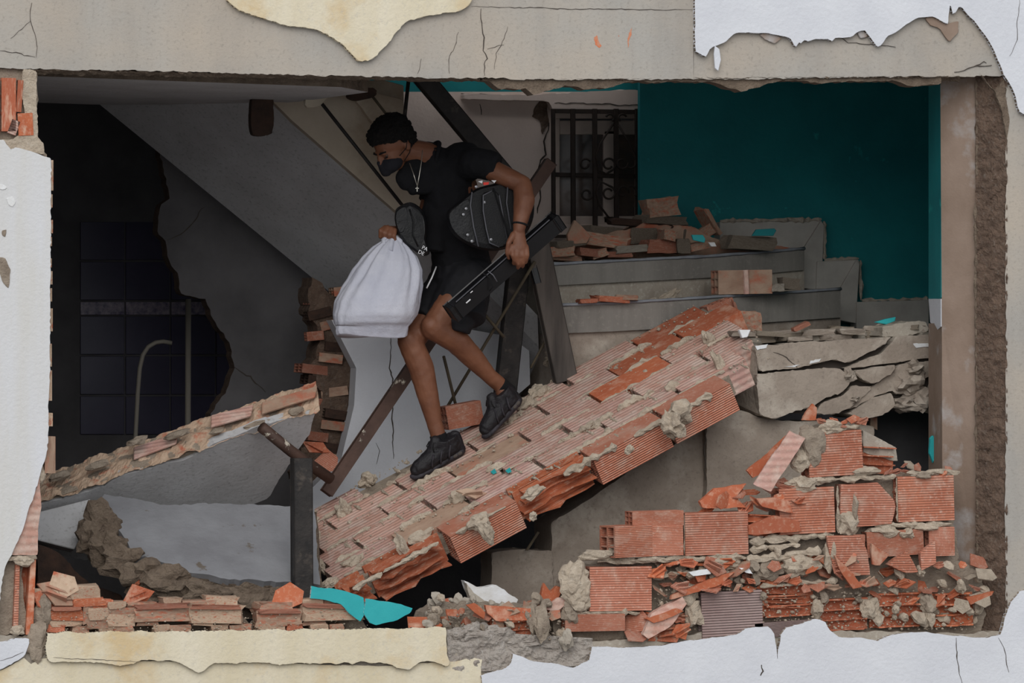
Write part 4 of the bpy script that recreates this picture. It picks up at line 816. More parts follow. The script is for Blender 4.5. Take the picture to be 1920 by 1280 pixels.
# turquoise plaster pieces
T1 = jag([(584,1098),(640,1106),(682,1120),(684,1150),(676,1165),(655,1150),(640,1132),(612,1124),(582,1122)], 1.2, 7, 95)
tag(prism('painted_plaster', T1, -.01, .02, 'teal_chip', None, .002, 'flake_white'), 'bright turquoise plaster piece resting on the sill bricks', 'plaster')
T2 = jag([(686,1122),(730,1128),(774,1140),(768,1150),(745,1162),(705,1172),(694,1168),(682,1150)], 1.2, 7, 96)
tag(prism('painted_plaster', T2, -.016, .02, 'teal_chip', None, .002, 'flake_white'), 'pointed turquoise plaster piece beside the end of the cream plaster', 'plaster')

# ------------------------------------------------------------------ rubble along the right part of the sill
RG = 'brick shards in the right rubble'
LR = 'broken red clay shard in the rubble along the right part of the sill'
srng = random.Random(77)
SPOTS = []
def free_spot(gen, r):
    best = None
    for _ in range(40):
        c = gen(); p = P(*c); d = min([(p-q).length-(r+rq)*.8 for q, rq in SPOTS] or [1])
        if best is None or d > best[0]: best = (d, c, p)
        if d > 0: break
    SPOTS.append((best[2], r)); return best[1]
def scatter(n, x0, x1, yfun, Y0, Y1, s0, s1, mats, label, cat, group, name='brick_shard', pool=SHARDS):
    for k in range(n):
        sc = srng.uniform(s0, s1)
        x, y, Y = free_spot(lambda: (lambda q: (q, yfun(q)+srng.uniform(-8, 8), srng.uniform(Y0, Y1)))(srng.uniform(x0, x1)), sc*.09)
        loose(name, srng.choice(pool), srng.choice(mats), x, y, Y, label, cat, group, (srng.uniform(15, 95), srng.uniform(-35, 35), srng.uniform(-40, 40)), sc)
scatter(26, 830, 1060, lambda x: 1160+srng.uniform(-22, 20), .0, .25, .25, .6, ('brick_inner','brick','brick_inner','brick_dusty'), 'small broken red clay shard in the rubble below the fallen wall', 'brick', 'shards below the fallen wall')
scatter(34, 1230, 1420, lambda x: 1078+srng.uniform(-20, 24), -.03, .06, .25, .65, ('brick_inner','brick','brick_dusty','brick_inner'), LR, 'brick', RG)
scatter(26, 1430, 1640, lambda x: 1060+srng.uniform(-25, 40), -.03, .05, .25, .6, ('brick_inner','brick','brick_dusty'), LR, 'brick', RG)
scatter(26, 1640, 1850, lambda x: 1075+srng.uniform(-25, 60), -.03, .08, .25, .6, ('brick_inner','brick','mortar','brick_inner'), LR, 'brick', RG)
scatter(14, 1320, 1520, lambda x: 945-(x-1320)*.12+srng.uniform(-8, 20), -.01, .08, .3, .7, ('brick_inner','brick'), 'broken red clay shard on the stepped top of the right brick wall', 'brick', 'shards on the stepped wall top')
scatter(8, 1530, 1620, lambda x: 792, .0, .1, .2, .4, ('brick_inner','brick'), 'red shard on the highest brick of the right wall', 'brick', 'shards on the wall top')
scatter(10, 1620, 1800, lambda x: 880, .0, .1, .2, .45, ('brick_inner','brick','mortar'), 'thin shard lying on the upper course beside the dark gap', 'brick', 'shards on the upper course')
scatter(8, 1190, 1290, lambda x: 1165+srng.uniform(-10, 25), -.02, .03, .5, .9, ('brick_inner','brick'), 'large tilted red shard right of the ribbed brick low on the sill', 'brick', 'tilted shards low on the sill')
def scat_rock(n, x0, x1, y0, y1, Y0, Y1, s0, s1, mats, label, group):
    for k in range(n):
        sc = srng.uniform(s0, s1); x, y, Y = free_spot(lambda: (srng.uniform(x0, x1), srng.uniform(y0, y1), srng.uniform(Y0, Y1)), sc*.9)
        loose('mortar_chunk', srng.choice(ROCKS), srng.choice(mats), x, y, Y, label, 'rubble', group, (srng.uniform(0, 90), srng.uniform(0, 90), 0), sc/.03)
scat_rock(22, 1235, 1420, 1055, 1104, -.02, .05, .012, .035, ('mortar','mortar_dark'), 'crumb of pale mortar in the rubble right of the middle of the sill', 'mortar crumbs')
scat_rock(26, 1640, 1850, 1060, 1165, -.02, .06, .012, .04, ('mortar',), 'crumb of pale mortar in the rubble beside the right column', 'mortar crumbs by the column')
scat_rock(40, 800, 1060, 1120, 1195, .0, .2, .012, .036, ('mortar','mortar_dark','concrete_dust'), 'crumb of grey mortar in the rubble below the fallen brick wall', 'mortar crumbs below the fallen wall')
scat_rock(10, 1420, 1640, 1020, 1130, -.02, .03, .012, .03, ('mortar','mortar_dark'), 'crumb of pale mortar in the rubble in the middle of the right wall', 'mortar crumbs in the wall')
tag(prism('rubble_bed', [(800,1180),(805,1150),(840,1128),(900,1130),(960,1140),(1040,1130),(1060,1186)], .16, .25, 'mortar_dark', None, 0, None, 5, 8, 98), 'bed of grey mortar crumbs below the fallen brick wall', 'rubble', kind='stuff')
# picked-out pieces
def plate(px_pts, Y, th, m, lb, name='brick_shard', cat='brick', ext=None, amp=1.0):
    pts = jag(px_pts, amp, 8, int(px_pts[0][0]))
    return tag(prism3(name, [P(x, y, Y) for x, y in pts], ext or (0, th, 0), m, None, .002), lb, cat)
plate([(1480,808),(1510,822),(1446,922),(1412,908)], -.05, .02, 'brick_panel', 'long flat brick plate leaning against the stepped brick wall', ext=(.01,.03,.004))
plate([(1512,772),(1524,756),(1532,764),(1530,788),(1504,788)], .02, .02, 'brick_inner', 'orange shard standing on top of the right brick wall')
plate([(1400,882),(1440,850),(1480,812),(1490,820),(1448,880),(1412,896)], .04, .02, 'brick_inner', 'orange edge of brick behind the leaning brick plate')
plate([(1312,940),(1340,915),(1400,906),(1380,930),(1400,952),(1318,952)], .02, .03, 'brick_inner', 'orange brick shell lying above the two ribbed bricks')
plate([(1418,934),(1450,932),(1480,940),(1488,962),(1430,950)], -.03, .03, 'brick_inner', 'curled orange shard on the stepped wall below the leaning plate')
plate([(1404,985),(1450,966),(1500,978),(1502,996),(1404,1002)], -.02, .03, 'brick_inner', 'sloping orange brick face right of the two ribbed bricks')
plate([(1550,1004),(1612,1003),(1626,1032),(1632,1078),(1570,1080),(1556,1040)], -.02, .02, 'brick', 'smooth red plate leaning in the middle of the right wall', amp=.5)
plate([(1565,1040),(1600,1075),(1618,1100),(1600,1104),(1575,1068)], -.045, .02, 'brick_inner', 'narrow red strip leaning on the smooth plate')
plate([(1634,1018),(1668,1040),(1650,1060),(1636,1058)], -.03, .02, 'brick_inner', 'curved red shard right of the smooth leaning plate')
plate([(1664,1058),(1700,1032),(1716,1060),(1722,1072),(1700,1074)], -.04, .04, 'brick', 'mortared brick corner left of the upright red shard')
plate([(1726,1036),(1754,1014),(1756,1056),(1728,1070)], -.04, .03, 'brick', 'upright red shard near the right column')
plate([(1340,1100),(1352,1096),(1378,1072),(1350,1078),(1260,1116),(1258,1124)], -.04, .03, 'brick_inner', 'long orange shard slanting above the grey ribbed brick')
plate([(1326,1100),(1368,1086),(1350,1102),(1330,1108)], -.03, .02, 'brick_inner', 'short orange shard right above the grey ribbed brick')
plate([(1206,1190),(1222,1150),(1280,1118),(1288,1132),(1262,1170),(1216,1198)], -.04, .05, 'brick_panel', 'big tilted red brick shell left of the grey ribbed brick')
plate([(1212,1160),(1270,1140),(1282,1146),(1226,1168)], -.055, .05, 'brick_inner', 'red web ledge inside the big tilted brick shell')
plate([(1290,1072),(1330,1066),(1334,1076),(1300,1080)], -.035, .01, 'flake_white', 'white plaster flake above the grey ribbed brick', 'plaster_flake', 'plaster')
plate([(1386,1064),(1404,1064),(1412,1076),(1400,1074)], -.035, .01, 'flake_white', 'small white plaster flake right of the larger one', 'plaster_flake', 'plaster')
plate([(1812,1120),(1864,1108),(1860,1116),(1820,1134)], -.02, .03, 'brick_inner', 'orange shard at the foot of the right column')
plate([(1010,1140),(1020,1092),(1032,1110),(1044,1098),(1056,1104),(1042,1130)], .06, .03, 'brick_inner', 'pointed orange shard left of the mortar lump')
plate([(1015,1140),(1046,1120),(1072,1120),(1058,1136),(1044,1146)], .03, .02, 'brick_panel', 'pale red shard in front of the pointed orange one')
plate([(910,1134),(1020,1142),(1022,1160),(930,1164),(914,1150)], .0, .03, 'brick_inner', 'wide orange brick shell on the rubble below the fallen wall')
plate([(874,1134),(890,1130),(910,1148),(908,1160),(890,1148)], -.02, .015, 'brick_inner', 'square red shard left of the wide orange shell')
plate([(836,1142),(858,1142),(856,1156),(838,1154)], -.01, .015, 'brick_inner', 'small orange square shard above the torn grey render')
plate([(870,1088),(892,1100),(930,1096),(972,1124),(968,1132),(950,1130),(905,1138),(882,1118)], .42, .06, 'flake_white', 'grey white plaster chunk under the fallen wall', 'plaster_chunk', 'plaster', amp=2)
plate([(874,1092),(888,1112),(912,1128),(906,1136),(882,1124)], .38, .05, 'concrete_dust', 'angular grey plaster piece left of the white chunk', 'plaster_chunk', 'plaster')
tag(lump('mortar_chunk', 1015, 1165, -.02, 30, 66, 'mortar_dark', None, 501, .06), 'tall grey mortar lump standing beside the open orange brick', 'rubble')
tag(lump('mortar_chunk', 1062, 1200, -.03, 26, 38, 'concrete_dust', None, 502, .06), 'light grey stone on the plaster edge below the ribbed brick', 'rubble')

# ------------------------------------------------------------------ the man
class Blob:
    def __init__(s): s.bm = bmesh.new()
    def ell(s, c, ax, rad, sub=3):
        """ellipsoid, ax = three unit vectors, rad = three radii"""
        m = Matrix(((ax[0].x, ax[1].x, ax[2].x), (ax[0].y, ax[1].y, ax[2].y), (ax[0].z, ax[1].z, ax[2].z)))
        r = bmesh.ops.create_icosphere(s.bm, subdivisions=sub, radius=1)
        for v in r['verts']: v.co = c + m @ Vector((v.co.x*rad[0], v.co.y*rad[1], v.co.z*rad[2]))
    def ball(s, c, r): s.ell(Vector(c), (Vector((1,0,0)), Vector((0,1,0)), Vector((0,0,1))), (r, r, r))
    def cap(s, a, b, ra, rb, flat0=False, flat1=False, squash=None):
        """tapered capsule; squash = (dir, factor) flattens it along dir"""
        a, b = Vector(a), Vector(b); t = (b-a); L = max(t.length, 1e-5); t = t/L
        x = t.orthogonal().normalized(); y = t.cross(x); rings = []; n = 16
        prof = []
        if not flat0: prof += [(-ra*math.cos(q), ra*math.sin(q)) for q in (R(8), R(35), R(62))]
        prof += [(0, ra), (L*.5, (ra+rb)/2), (L, rb)]
        if not flat1: prof += [(L+rb*math.cos(q), rb*math.sin(q)) for q in (R(62), R(35), R(8))]
        for h, r in prof:
            ring = []
            for k in range(n):
                an = 2*math.pi*k/n; d = (x*math.cos(an)+y*math.sin(an))*r
                if squash: d = d - squash[0]*d.dot(squash[0])*(1-squash[1])
                ring.append(s.bm.verts.new(a+t*h+d))
            rings.append(ring)
        for i in range(len(rings)-1):
            for k in range(n): s.bm.faces.new((rings[i][k], rings[i][(k+1) % n], rings[i+1][(k+1) % n], rings[i+1][k]))
        s.bm.faces.new(rings[0][::-1]); s.bm.faces.new(rings[-1])
    def chain(s, pts, flat0=False, flat1=False):
        for i in range(len(pts)-1):
            (a, ra), (b, rb) = pts[i], pts[i+1]
            s.cap(a, b, ra, rb, flat0 and i == 0, flat1 and i == len(pts)-2)
    def mesh(s, name, voxel=.006, smooth=6, fac=.5):
        me = tomesh(s.bm, name); o = bpy.data.objects.new('tmp', me); COL.objects.link(o)
        md = o.modifiers.new('r', 'REMESH'); md.mode = 'VOXEL'; md.voxel_size = voxel
        if smooth: sm = o.modifiers.new('s', 'SMOOTH'); sm.iterations = smooth; sm.factor = fac
        dg = bpy.context.evaluated_depsgraph_get(); dg.update()
        out = bpy.data.meshes.new_from_object(o.evaluated_get(dg)); out.name = name
        bpy.data.objects.remove(o); out.shade_smooth(); return out
def wrinkle(me, amp, freq, seed=0, stretch=(1, 1, 1)):
    o = Vector((seed*5.5, 0, 0)); ns = [v.normal.copy() for v in me.vertices]
    for v, n in zip(me.vertices, ns):
        p = Vector((v.co.x*stretch[0], v.co.y*stretch[1], v.co.z*stretch[2]))
        v.co += n*amp*noise.noise(p*freq+o)
MAN = tag(empty('person', on_panel(840, 890)), 'man in black t-shirt, shorts, mask and sneakers stepping down with bags', 'person')
def px(x, y, Y, r): return (P(x, y, Y), r)
# feet first: they rest on the fallen wall
F1t, F1h = on_panel(777, 906)+Nn*.012, on_panel(872, 852)+Nn*.012            # far foot, flat on the bricks
F2t = on_panel(917, 828)+Nn*.015; F2h = P(978, 754, F2t.y+.04)               # near foot, heel high
print('FEET', F1t, F1h, (F1t-F1h).length, F2t, F2h, (F2t-F2h).length)
YF, YN = F1h.y, F2h.y
ankF = P(822, 818, YF+.0); ankN = P(938, 722, YN)
hf = Vector((-.78, -.28, -.55)).normalized(); hu = (Vector((0, 0, 1))-hf*hf.z).normalized(); hl = hf.cross(hu)
if hl.y > 0: hl = -hl
HC = P(732, 263, 1.12)
def H(f, u, l=0.0): return HC+hf*f+hu*u+hl*l
b = Blob()
b.ell(H(-.005, 0), (hf, hu, hl), (.098, .090, .076)); b.ell(H(.032, -.062), (hf, hu, hl), (.068, .078, .062))
b.cap(H(.058, -.112), H(.03, -.112), .030, .040); b.cap(H(.098, -.03), H(.112, -.062), .011, .017); b.cap(H(.086, -.022, -.03), H(.086, -.022, .03), .014, .014)
for s_ in (-1, 1): b.ell(H(-.028, -.045, .073*s_), (hf, hu, hl), (.022, .034, .012)); b.ell(H(.05, -.06, .038*s_), (hf, hu, hl), (.03, .03, .025))
NB = P(808, 292, 1.16)
b.cap(H(-.03, -.07), NB, .058, .066)
b.chain([px(812,300,1.17,.075), px(850,350,1.2,.12), px(865,440,1.25,.12), px(870,505,1.28,.13)])
SN, SFr = P(892, 305, 1.0), P(822, 325, 1.38)
b.cap(SN, SFr, .062, .062)
# near arm
EN = P(979, 345, .86); WN = P(973, 430, .78)
b.chain([(SN, .058), (EN, .046), (P(983,375,.83), .053), (P(977,408,.79), .040), (WN, .030)])
b.cap(WN, P(975, 462, .765), .030, .036, squash=(Vector((0, 1, 0)), .62))
for k, (x0, x1, x2, yt) in enumerate(((962,961,964,494),(970,970,972,502),(979,980,981,500),(987,989,987,492))):
    b.chain([(P(x0,462,.765), .0125), (P(x1,478,.750), .0115), (P(x2,yt-7,.762), .0105), (P(x2-1,yt,.790), .0095)])
b.chain([(P(962,440,.77), .016), (P(953,456,.755), .0125), (P(950,474,.765), .0105), (P(954,484,.785), .009)])
# far arm with the carrier bag
EF = P(800, 405, 1.34); WF_ = P(752, 432, 1.17)
b.chain([(SFr, .056), (EF, .046), (P(785,415,1.28), .048), (WF_, .030)])
b.cap(WF_, P(732, 432, 1.10), .030, .034, squash=(Vector((0, 0, 1)), .7))
for k, (x0, y0, x1, y1, x2, y2) in enumerate(((722,426,713,432,713,444),(727,426,720,436,722,447),(734,428,729,440,732,450),(741,431,738,443,741,452))):
    b.chain([(P(x0,y0,1.09-.012*k), .0125), (P(x1,y1,1.075-.012*k), .0115), (P(x2,y2,1.085-.012*k), .0105), (P(x2+4,y2+1,1.105-.01*k), .009)])
b.chain([(P(742,436,1.13), .014), (P(730,442,1.12), .0115), (P(722,446,1.115), .010)])
# legs
KN, KF = P(813, 614, YN-.12), P(769, 640, YF-.02)
HN, HFr = P(880, 525, 1.2), P(852, 525, 1.36)
def leg(h, k, a, bulge):
    sh = a-k
    b.chain([(h, .088), (h+(k-h)*.55, .080), (k, .064)])
    b.cap(k+Vector((-.012, -.01, .01)), k+sh*.1, .055, .056)
    b.chain([(k, .063), (k+sh*.28+bulge*1.4, .064), (k+sh*.55+bulge*.8, .055), (k+sh*.85, .039), (a, .038)])
leg(HN, KN, ankN, Vector((.014, 0, .012))); leg(HFr, KF, ankF, Vector((.012, 0, .0)))
for a, h, t in ((ankN, F2h, F2t), (ankF, F1h, F1t)):
    xx = (t-h).normalized(); uu = a-h; uu = (uu-xx*uu.dot(xx)).normalized()
    b.cap(a, h+(t-h)*.25+uu*.05, .036, .034); b.cap(h+(t-h)*.25+uu*.05, h+(t-h)*.7+uu*.04, .032, .026)
skin_me = b.mesh('body', .0055, 5); wrinkle(skin_me, .002, 30)
link('body', skin_me, 'skin', MAN)
# hair
b = Blob(); b.ell(H(-.016, .022), (hf, hu, hl), (.120, .106, .094)); b.ell(H(-.055, -.02), (hf, hu, hl), (.080, .080, .086)); b.ell(H(.05, .05), (hf, hu, hl), (.055, .055, .07))
me = b.mesh('hair', .006, 3)
for v in me.vertices:
    d = v.co-HC; f_, u_, l_ = d.dot(hf), d.dot(hu), d.dot(hl)
    lim = .004+.03*max(0, min(1, (f_-.02)/.06))*(1 if abs(l_) < .08 else 1)
    if f_ > -.01 and u_ < lim: v.co += hu*min(lim-u_, .10)*.92 - hl*(l_*.12)
    elif f_ > -.045 and u_ < -.03 and f_ < .02: v.co -= hl*(l_*.22)
    if u_ < -.075: v.co += hu*(-.075-u_)*.7
wrinkle(me, .010, 62, 3); wrinkle(me, .007, 130, 4)
link('hair', me, 'hair', MAN)
# eye, brow, mask, ear loop
for s_ in (-1, 1):
    bm = bmesh.new(); bmesh.ops.create_uvsphere(bm, u_segments=12, v_segments=8, radius=.0115)
    link('eye', tomesh(bm, 'eye'), 'eye_white', MAN, Matrix.Translation(H(.078, -.040, .031*s_)), True)
    tube('eyelash', [H(.090, -.045, .018*s_), H(.094, -.046, .031*s_), H(.086, -.045, .044*s_)], .003, 'hair', MAN, 6)
    tube('eyebrow', [H(.100, -.020, .012*s_), H(.101, -.014, .03*s_), H(.084, -.016, .052*s_)], [.004, .005, .003], 'hair', MAN, 6)
b = Blob(); b.ell(H(.058, -.090), (hf, hu, hl), (.068, .050, .066)); b.cap(H(.115, -.058), H(.105, -.11), .014, .03)
me = b.mesh('face_mask', .005, 5); wrinkle(me, .003, 40); mk = link('face_mask', me, 'mask', MAN)
tube('ear_loop', [H(.035,-.07,.066), H(-.01,-.055,.080), H(-.035,-.02,.088), H(-.048,-.045,.084)], .0022, 'lace', mk, 6)
tube('ear_loop', [H(.025,-.11,.058), H(-.02,-.085,.074), H(-.048,-.05,.084)], .0022, 'lace', mk, 6)
# necklace and wristband
tube('necklace', [P(792,282,1.03), P(790,305,1.0), P(785,335,.99), P(782,352,.995)], .0022, 'silver', MAN, 6); tube('necklace', [P(768,306,1.05), P(775,325,1.0), P(782,348,.995)], .0022, 'silver', MAN, 6)
bar('pendant', P(782,350,.99), P(782,359,.99), .004, .003, 'silver', MAN, 0, 0); bar('pendant', P(779,353,.99), P(785,353,.99), .004, .003, 'silver', MAN, 0, 0)
bm = bmesh.new(); wd = (WN-P(977,408,.79)).normalized(); wx = wd.orthogonal().normalized(); wy = wd.cross(wx); wc = P(975,421,.786)
tube_bm(bm, [wc+(wx*math.cos(2*math.pi*k/20)+wy*math.sin(2*math.pi*k/20))*.0365 for k in range(21)], .005, 6)
link('wristband', tomesh(bm, 'wristband'), 'lace', MAN, smooth=True)
# t-shirt
b = Blob()
b.cap(P(806,296,1.17), P(840,330,1.19), .082, .125); b.chain([px(838,330,1.18,.128), px(850,410,1.23,.135), px(862,478,1.27,.145), px(864,500,1.28,.146)], False, True)
b.cap(P(868,304,1.12), P(845,318,1.3), .105, .10); b.cap(SN, SFr, .078, .078)
b.cap(P(795,318,1.16), P(762,340,1.12), .062, .045); b.cap(P(778,312,1.13), P(754,334,1.12), .05, .036); b.cap(P(800,340,1.15), P(775,356,1.12), .07, .028)
b.cap(SN, P(934,314,.94), .080, .066, False, True); b.cap(SFr, P(806,380,1.36), .075, .062, False, True)
b.cap(P(820,390,1.2), P(812,470,1.2), .075, .07, False, True)
me = b.mesh('t_shirt', .0065, 7); wrinkle(me, .007, 13, 2, (1, 1, .6)); wrinkle(me, .0035, 32, 5); link('t_shirt', me, 'shirt', MAN)
cax = (NB-H(-.03, -.07)).normalized(); cx_ = cax.orthogonal().normalized(); cy_ = cax.cross(cx_); cc = NB+cax*.014
tube('collar', [cc+(cx_*math.cos(2*math.pi*k/28)+cy_*math.sin(2*math.pi*k/28))*.072+cax*.01*math.sin(2*math.pi*k/14) for k in range(29)], .011, 'shirt', MAN, 8)
# shorts
b = Blob()
b.chain([px(866,492,1.28,.148), px(866,525,1.27,.155)]); b.cap(P(880,522,1.2), P(830,604,YN-.06), .124, .104, False, True); b.cap(P(850,525,1.36), P(787,602,YF+.03), .112, .086, False, True)
b.cap(P(885,540,1.18), P(884,600,1.06), .095, .070, False, True); b.cap(P(868,600,1.1), P(862,622,1.1), .06, .05, False, True)
me = b.mesh('shorts', .0065, 6); wrinkle(me, .008, 11, 7, (1, 1, .5)); wrinkle(me, .004, 30, 8); link('shorts', me, 'shorts', MAN)
tube('side_stripe', [P(818,500,YN-.05), P(810,520,YN-.08), P(800,540,YN-.1)], .004, 'print_white', MAN, 6)
# shoes
def shoe(heel, toe, upv, near):
    x = (toe-heel).normalized(); y = upv.cross(x).normalized(); z = x.cross(y); L = max(.27, min(.31, (toe-heel).length))
    root = empty('shoe', heel, MAN); root.matrix_parent_inverse = WM(MAN).inverted()
    def q(a, c, h): return heel+x*(a*L/.3)+y*c+z*h
    b = Blob()
    b.cap(q(.245,0,.048), q(.17,0,.058), .041, .050); b.cap(q(.17,0,.060), q(.05,0,.064), .050, .049); b.cap(q(.262,.0,.042), q(.25,0,.042), .034, .038)
    b.cap(q(.045,0,.06), q(.045,0,.118), .048, .050, False, True); b.cap(q(.10,0,.07), q(.078,0,.118), .050, .050, False, True); b.cap(q(.15,0,.085), q(.115,0,.130), .032, .028)
    b.cap(q(.022,0,.03), q(.014,0,.10), .037, .032)
    me = b.mesh('upper', .004, 4); wrinkle(me, .003, 45, 1, (1, 1, 1)); link('upper', me, 'shoe_black', root)
    b = Blob(); b.cap(q(.265,0,.018), q(.14,0,.018), .040, .042, squash=(z, .45)); b.cap(q(.14,0,.02), q(.03,0,.024), .040, .042, squash=(z, .62)); b.cap(q(.285,0,.024), q(.26,0,.02), .024, .034, squash=(z, .6))
    link('sole', b.mesh('sole', .004, 3), 'sole_black', root)
    for s_ in (-1, 1):
        for a in (.035, .062): link('air_window', rock_me(3, .013, .004, .009, 2, .05), 'steel_sooty', root, Matrix.Translation(q(a, .0405*s_, .024)) @ Matrix(((x.x,y.x,z.x,0),(x.y,y.y,z.y,0),(x.z,y.z,z.z,0),(0,0,0,1))))
    for k in range(5):
        a = .125+k*.022; h = .112-k*.008
        tube('lace', [q(a,-.030,h-.014), q(a+.004,-.012,h+.002), q(a+.008,.012,h+.002), q(a+.010,.030,h-.014)], .0032, 'lace', root, 6)
    tube('lace', [q(.12,0,.122), q(.135,.02,.132), q(.15,.03,.118), q(.155,.036,.095)], .003, 'lace', root, 6); tube('lace', [q(.12,0,.122), q(.14,-.02,.135), q(.155,-.034,.115), q(.15,-.04,.085)], .003, 'lace', root, 6)
    for k in range(3): tube('overlay', [q(.20-k*.05,-.049,.03), q(.19-k*.05,-.053,.058), q(.165-k*.05,-.045,.090)], .005, 'sole_black', root, 6); tube('overlay', [q(.20-k*.05,.049,.03), q(.19-k*.05,.053,.058), q(.165-k*.05,.045,.090)], .005, 'sole_black', root, 6)
    return root
up2 = (ankN-F2h); x2 = (F2t-F2h).normalized(); up2 = (up2-x2*up2.dot(x2)).normalized()
shoe(F1h, F1t, Nn, False); shoe(F2h, F2t, (up2*.6+Nn*.4).normalized(), True)
b = Blob(); s1 = (KF-ankF).normalized(); b.cap(ankF-s1*.07, ankF+s1*.012, .044, .043, True, True); link('sock', b.mesh('sock', .005, 3), 'sock', MAN)
b = Blob(); s1 = (KN-ankN).normalized(); b.cap(ankN-s1*.07, ankN+s1*.008, .044, .043, True, True); link('sock', b.mesh('sock', .005, 3), 'sock', MAN)

# ------------------------------------------------------------------ what he carries
def smooth_poly(pts, n=5):
    out = []; m = len(pts)
    for i in range(m):
        p0, p1, p2, p3 = (Vector(pts[(i+k-1) % m]) for k in range(4))
        for j in range(n):
            t = j/n; out.append(tuple(.5*((2*p1)+(p2-p0)*t+(2*p0-5*p1+4*p2-p3)*t*t+(3*p1-p0-3*p2+p3)*t**3)))
    return out
BC = tag(empty('carry_case', P(920, 468, .95)), 'black hard shell bag with rivets clamped under the arm', 'bag')
oc = smooth_poly([(837,400),(850,386),(886,358),(910,348),(955,340),(988,344),(1000,368),(1000,408),(984,442),(958,462),(930,470),(895,466),(862,450),(842,428)])
cpt = []
bm = bmesh.new(); rings = []
cx0, cy0 = 918, 408
for (s_, Y) in ((.80,.905),(.93,.912),(1.0,.94),(1.0,1.03),(.9,1.07)):
    rings.append([bm.verts.new(P(cx0+(x-cx0)*s_, cy0+(y-cy0)*s_, Y)) for x, y in oc])
for i in range(len(rings)-1):
    for k in range(len(oc)): bm.faces.new((rings[i][k], rings[i][(k+1) % len(oc)], rings[i+1][(k+1) % len(oc)], rings[i+1][k]))
bm.faces.new(rings[0]); bm.faces.new(rings[-1][::-1])
link('shell', tomesh(bm, 'shell'), 'case_black', BC, smooth=False)
prism('end_panel', smooth_poly([(842,402),(854,390),(878,372),(884,400),(892,454),(866,446),(848,426)], 3), .898, .012, 'leather', BC, .003)
prism('front_pocket', smooth_poly([(905,368),(922,358),(936,366),(944,410),(952,452),(938,462),(920,458),(910,420)], 4), .888, .022, 'case_black', BC, .006)
for c in (((885,360),(882,385),(888,425),(897,462)), ((922,358),(906,366),(906,395),(912,430),(918,455),(936,463)), ((936,366),(944,410),(953,455)), ((952,350),(950,380),(958,430))):
    tube('piping', [P(x, y, .884) for x, y in c], .0035, 'piping', BC, 6)
for x, y in ((874,391),(869,402),(877,440),(885,452),(893,350),(908,379),(921,449)): lump('rivet', x, y, .888, 6, 6, 'rivet', BC, 1, .006, 2, .02)
tube('strap', [P(925,352,.885), P(936,385,.88), P(948,425,.875), P(954,452,.88)], .004, 'lace', BC, 6)
prism('red_tag', [(906,342),(917,341),(916,346),(907,347)], .9, .006, 'red_tag', BC); prism('white_tag', [(896,340),(905,338),(904,344)], .9, .004, 'print_white', BC); prism('white_tag', [(921,338),(931,338),(927,343)], .9, .004, 'print_white', BC)
LBX = tag(empty('long_box', P(950, 500, .83)), 'long glossy black box carried under the hand', 'box')
bar('body', P(852,582,.86), P(1040,418,.84), .075, .07, 'box_black', LBX, .35, .004)
bar('end_cap', P(1038,420,.84), P(1047,412,.84), .078, .073, 'leather', LBX, .35, .004)
bar('end_cap', P(845,588,.86), P(853,581,.86), .078, .073, 'leather', LBX, .35, .004)
bar('edge_trim', P(855,566,.815), P(1030,412,.795), .004, .004, 'piping', LBX, .35, 0)
for a, c in (((868,560),(886,545)), ((874,568),(882,561))): bar('sticker', P(*a,.815), P(*c,.813), .005, .004, 'print_white', LBX, .35, 0)
tube('tie', [P(905,512,.80), P(918,520,.795), P(924,538,.80), P(918,545,.82)], .003, 'lace', LBX, 6); tube('tie', [P(915,508,.80), P(925,516,.795), P(932,528,.80)], .003, 'piping', LBX, 6)
SBG = tag(empty('black_bag', P(770, 470, 1.05)), 'small black leather bag hanging from the far arm', 'bag')
b = Blob(); pouch = smooth_poly([(741,394),(752,385),(768,379),(784,386),(797,402),(801,430),(799,452),(806,474),(792,479),(768,464),(748,442),(741,416)], 4)
bm = bmesh.new(); rings = []
for (s_, Y) in ((.86, 1.03), (.97, 1.04), (1.0, 1.07), (1.0, 1.11), (.9, 1.14)): rings.append([bm.verts.new(P(771+(x-771)*s_, 428+(y-428)*s_, Y)+Vector((0, .012*noise.noise(Vector((x*.06, y*.06, 1))), 0))) for x, y in pouch])
for i in range(4):
    for k in range(len(pouch)): bm.faces.new((rings[i][k], rings[i][(k+1) % len(pouch)], rings[i+1][(k+1) % len(pouch)], rings[i+1][k]))
bm.faces.new(rings[0]); bm.faces.new(rings[-1][::-1])
link('pouch', tomesh(bm, 'pouch'), 'leather', SBG)
prism('flap', smooth_poly([(744,396),(760,387),(764,400),(758,432),(748,434),(743,414)], 3), 1.022, .012, 'leather', SBG, .003)
tube('crease', [P(768,392,1.026), P(776,415,1.022), P(774,440,1.026), P(784,462,1.03)], .004, 'leather', SBG, 6)
def text(body, xx, yy, Y, size, rot, par):
    cu = bpy.data.curves.new('t', 'FONT'); cu.body = body; cu.size = size; cu.extrude = .001
    o = bpy.data.objects.new('t', cu); COL.objects.link(o); dg = bpy.context.evaluated_depsgraph_get(); dg.update()
    me = bpy.data.meshes.new_from_object(o.evaluated_get(dg)); bpy.data.objects.remove(o)
    link('printed_word', me, 'print_white', par, Matrix.Translation(P(xx, yy, Y)) @ Matrix.Rotation(R(rot), 4, 'Y') @ Matrix.Rotation(R(90), 4, 'X'))
text('PA', 790, 466, 1.015, .026, 24, SBG); text('DE', 783, 474, 1.015, .026, 24, SBG)
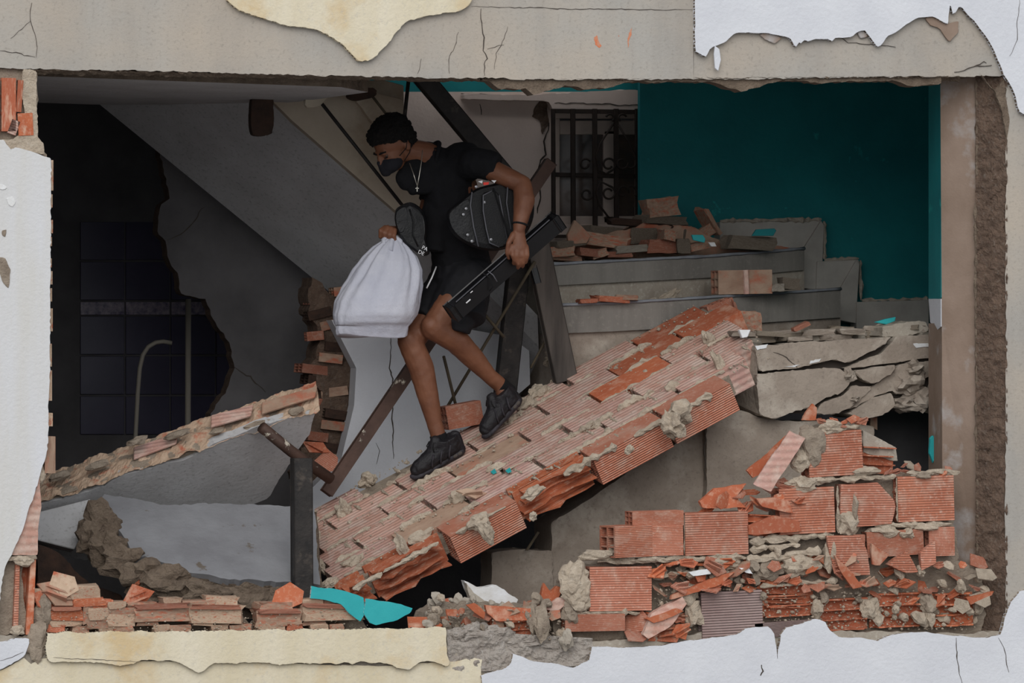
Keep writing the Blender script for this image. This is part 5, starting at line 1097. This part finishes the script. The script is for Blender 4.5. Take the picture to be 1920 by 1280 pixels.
# white carrier bag
WB_ = tag(empty('carrier_bag', P(700, 628, 1.05)), 'full white plastic carrier bag hanging from the hand', 'bag')
prof = [(446,736,9,.02),(452,735,17,.035),(462,734,30,.05),(480,732,46,.07),(505,727,60,.09),(535,718,70,.105),(565,709,76,.115),(590,703,77,.115),(604,699,72,.10),(612,697,67,.075),(622,696,66,.06),(630,697,64,.05)]
pr2 = []
for i in range(len(prof)-1):
    for j in range(4): pr2.append(tuple(prof[i][q]+(prof[i+1][q]-prof[i][q])*j/4 for q in range(4)))
prof = pr2+[prof[-1]]
bm = bmesh.new(); rings = []; nseg = 96
for yy, cx, hw, dp in prof:
    ring = []; k_ = (yy-446)/184
    c = P(cx, yy, 1.07)
    for k in range(nseg):
        an = 2*math.pi*k/nseg; s = pxsize(1.07)
        pl = 1+(.10*math.sin(an*9+1.3*math.sin(k_*3))+.06*math.sin(an*17+k_*4))*max(.12, 1-k_*1.25)
        pl += .05*noise.noise(Vector((math.cos(an)*1.6, math.sin(an)*1.6, k_*4)))+.045*(abs(noise.noise(Vector((math.cos(an)*4+k_*2, math.sin(an)*4, k_*5))))-.2)
        ca, sa = math.cos(an), math.sin(an); ca = math.copysign(abs(ca)**.75, ca)
        ring.append(bm.verts.new(c+Vector((ca*hw*s*pl, sa*dp*pl, .010*math.sin(an*2+.5) if k_ > .9 else 0))))
    rings.append(ring)
for i in range(len(rings)-1):
    for k in range(nseg): bm.faces.new((rings[i][k], rings[i][(k+1) % nseg], rings[i+1][(k+1) % nseg], rings[i+1][k]))
bm.faces.new(rings[0]); bm.faces.new(rings[-1][::-1])
link('sack', tomesh(bm, 'sack'), 'bag_white', WB_, smooth=True)
tube('bag_handle', [P(722,462,1.04), P(719,450,1.06), P(726,443,1.08), P(736,446,1.07)], .012, 'bag_white', WB_, 8, .2, 1); tube('bag_handle', [P(752,468,1.04), P(750,452,1.05), P(740,444,1.06), P(734,452,1.04), P(732,470,1.02)], .013, 'bag_white', WB_, 8, .2, 2)
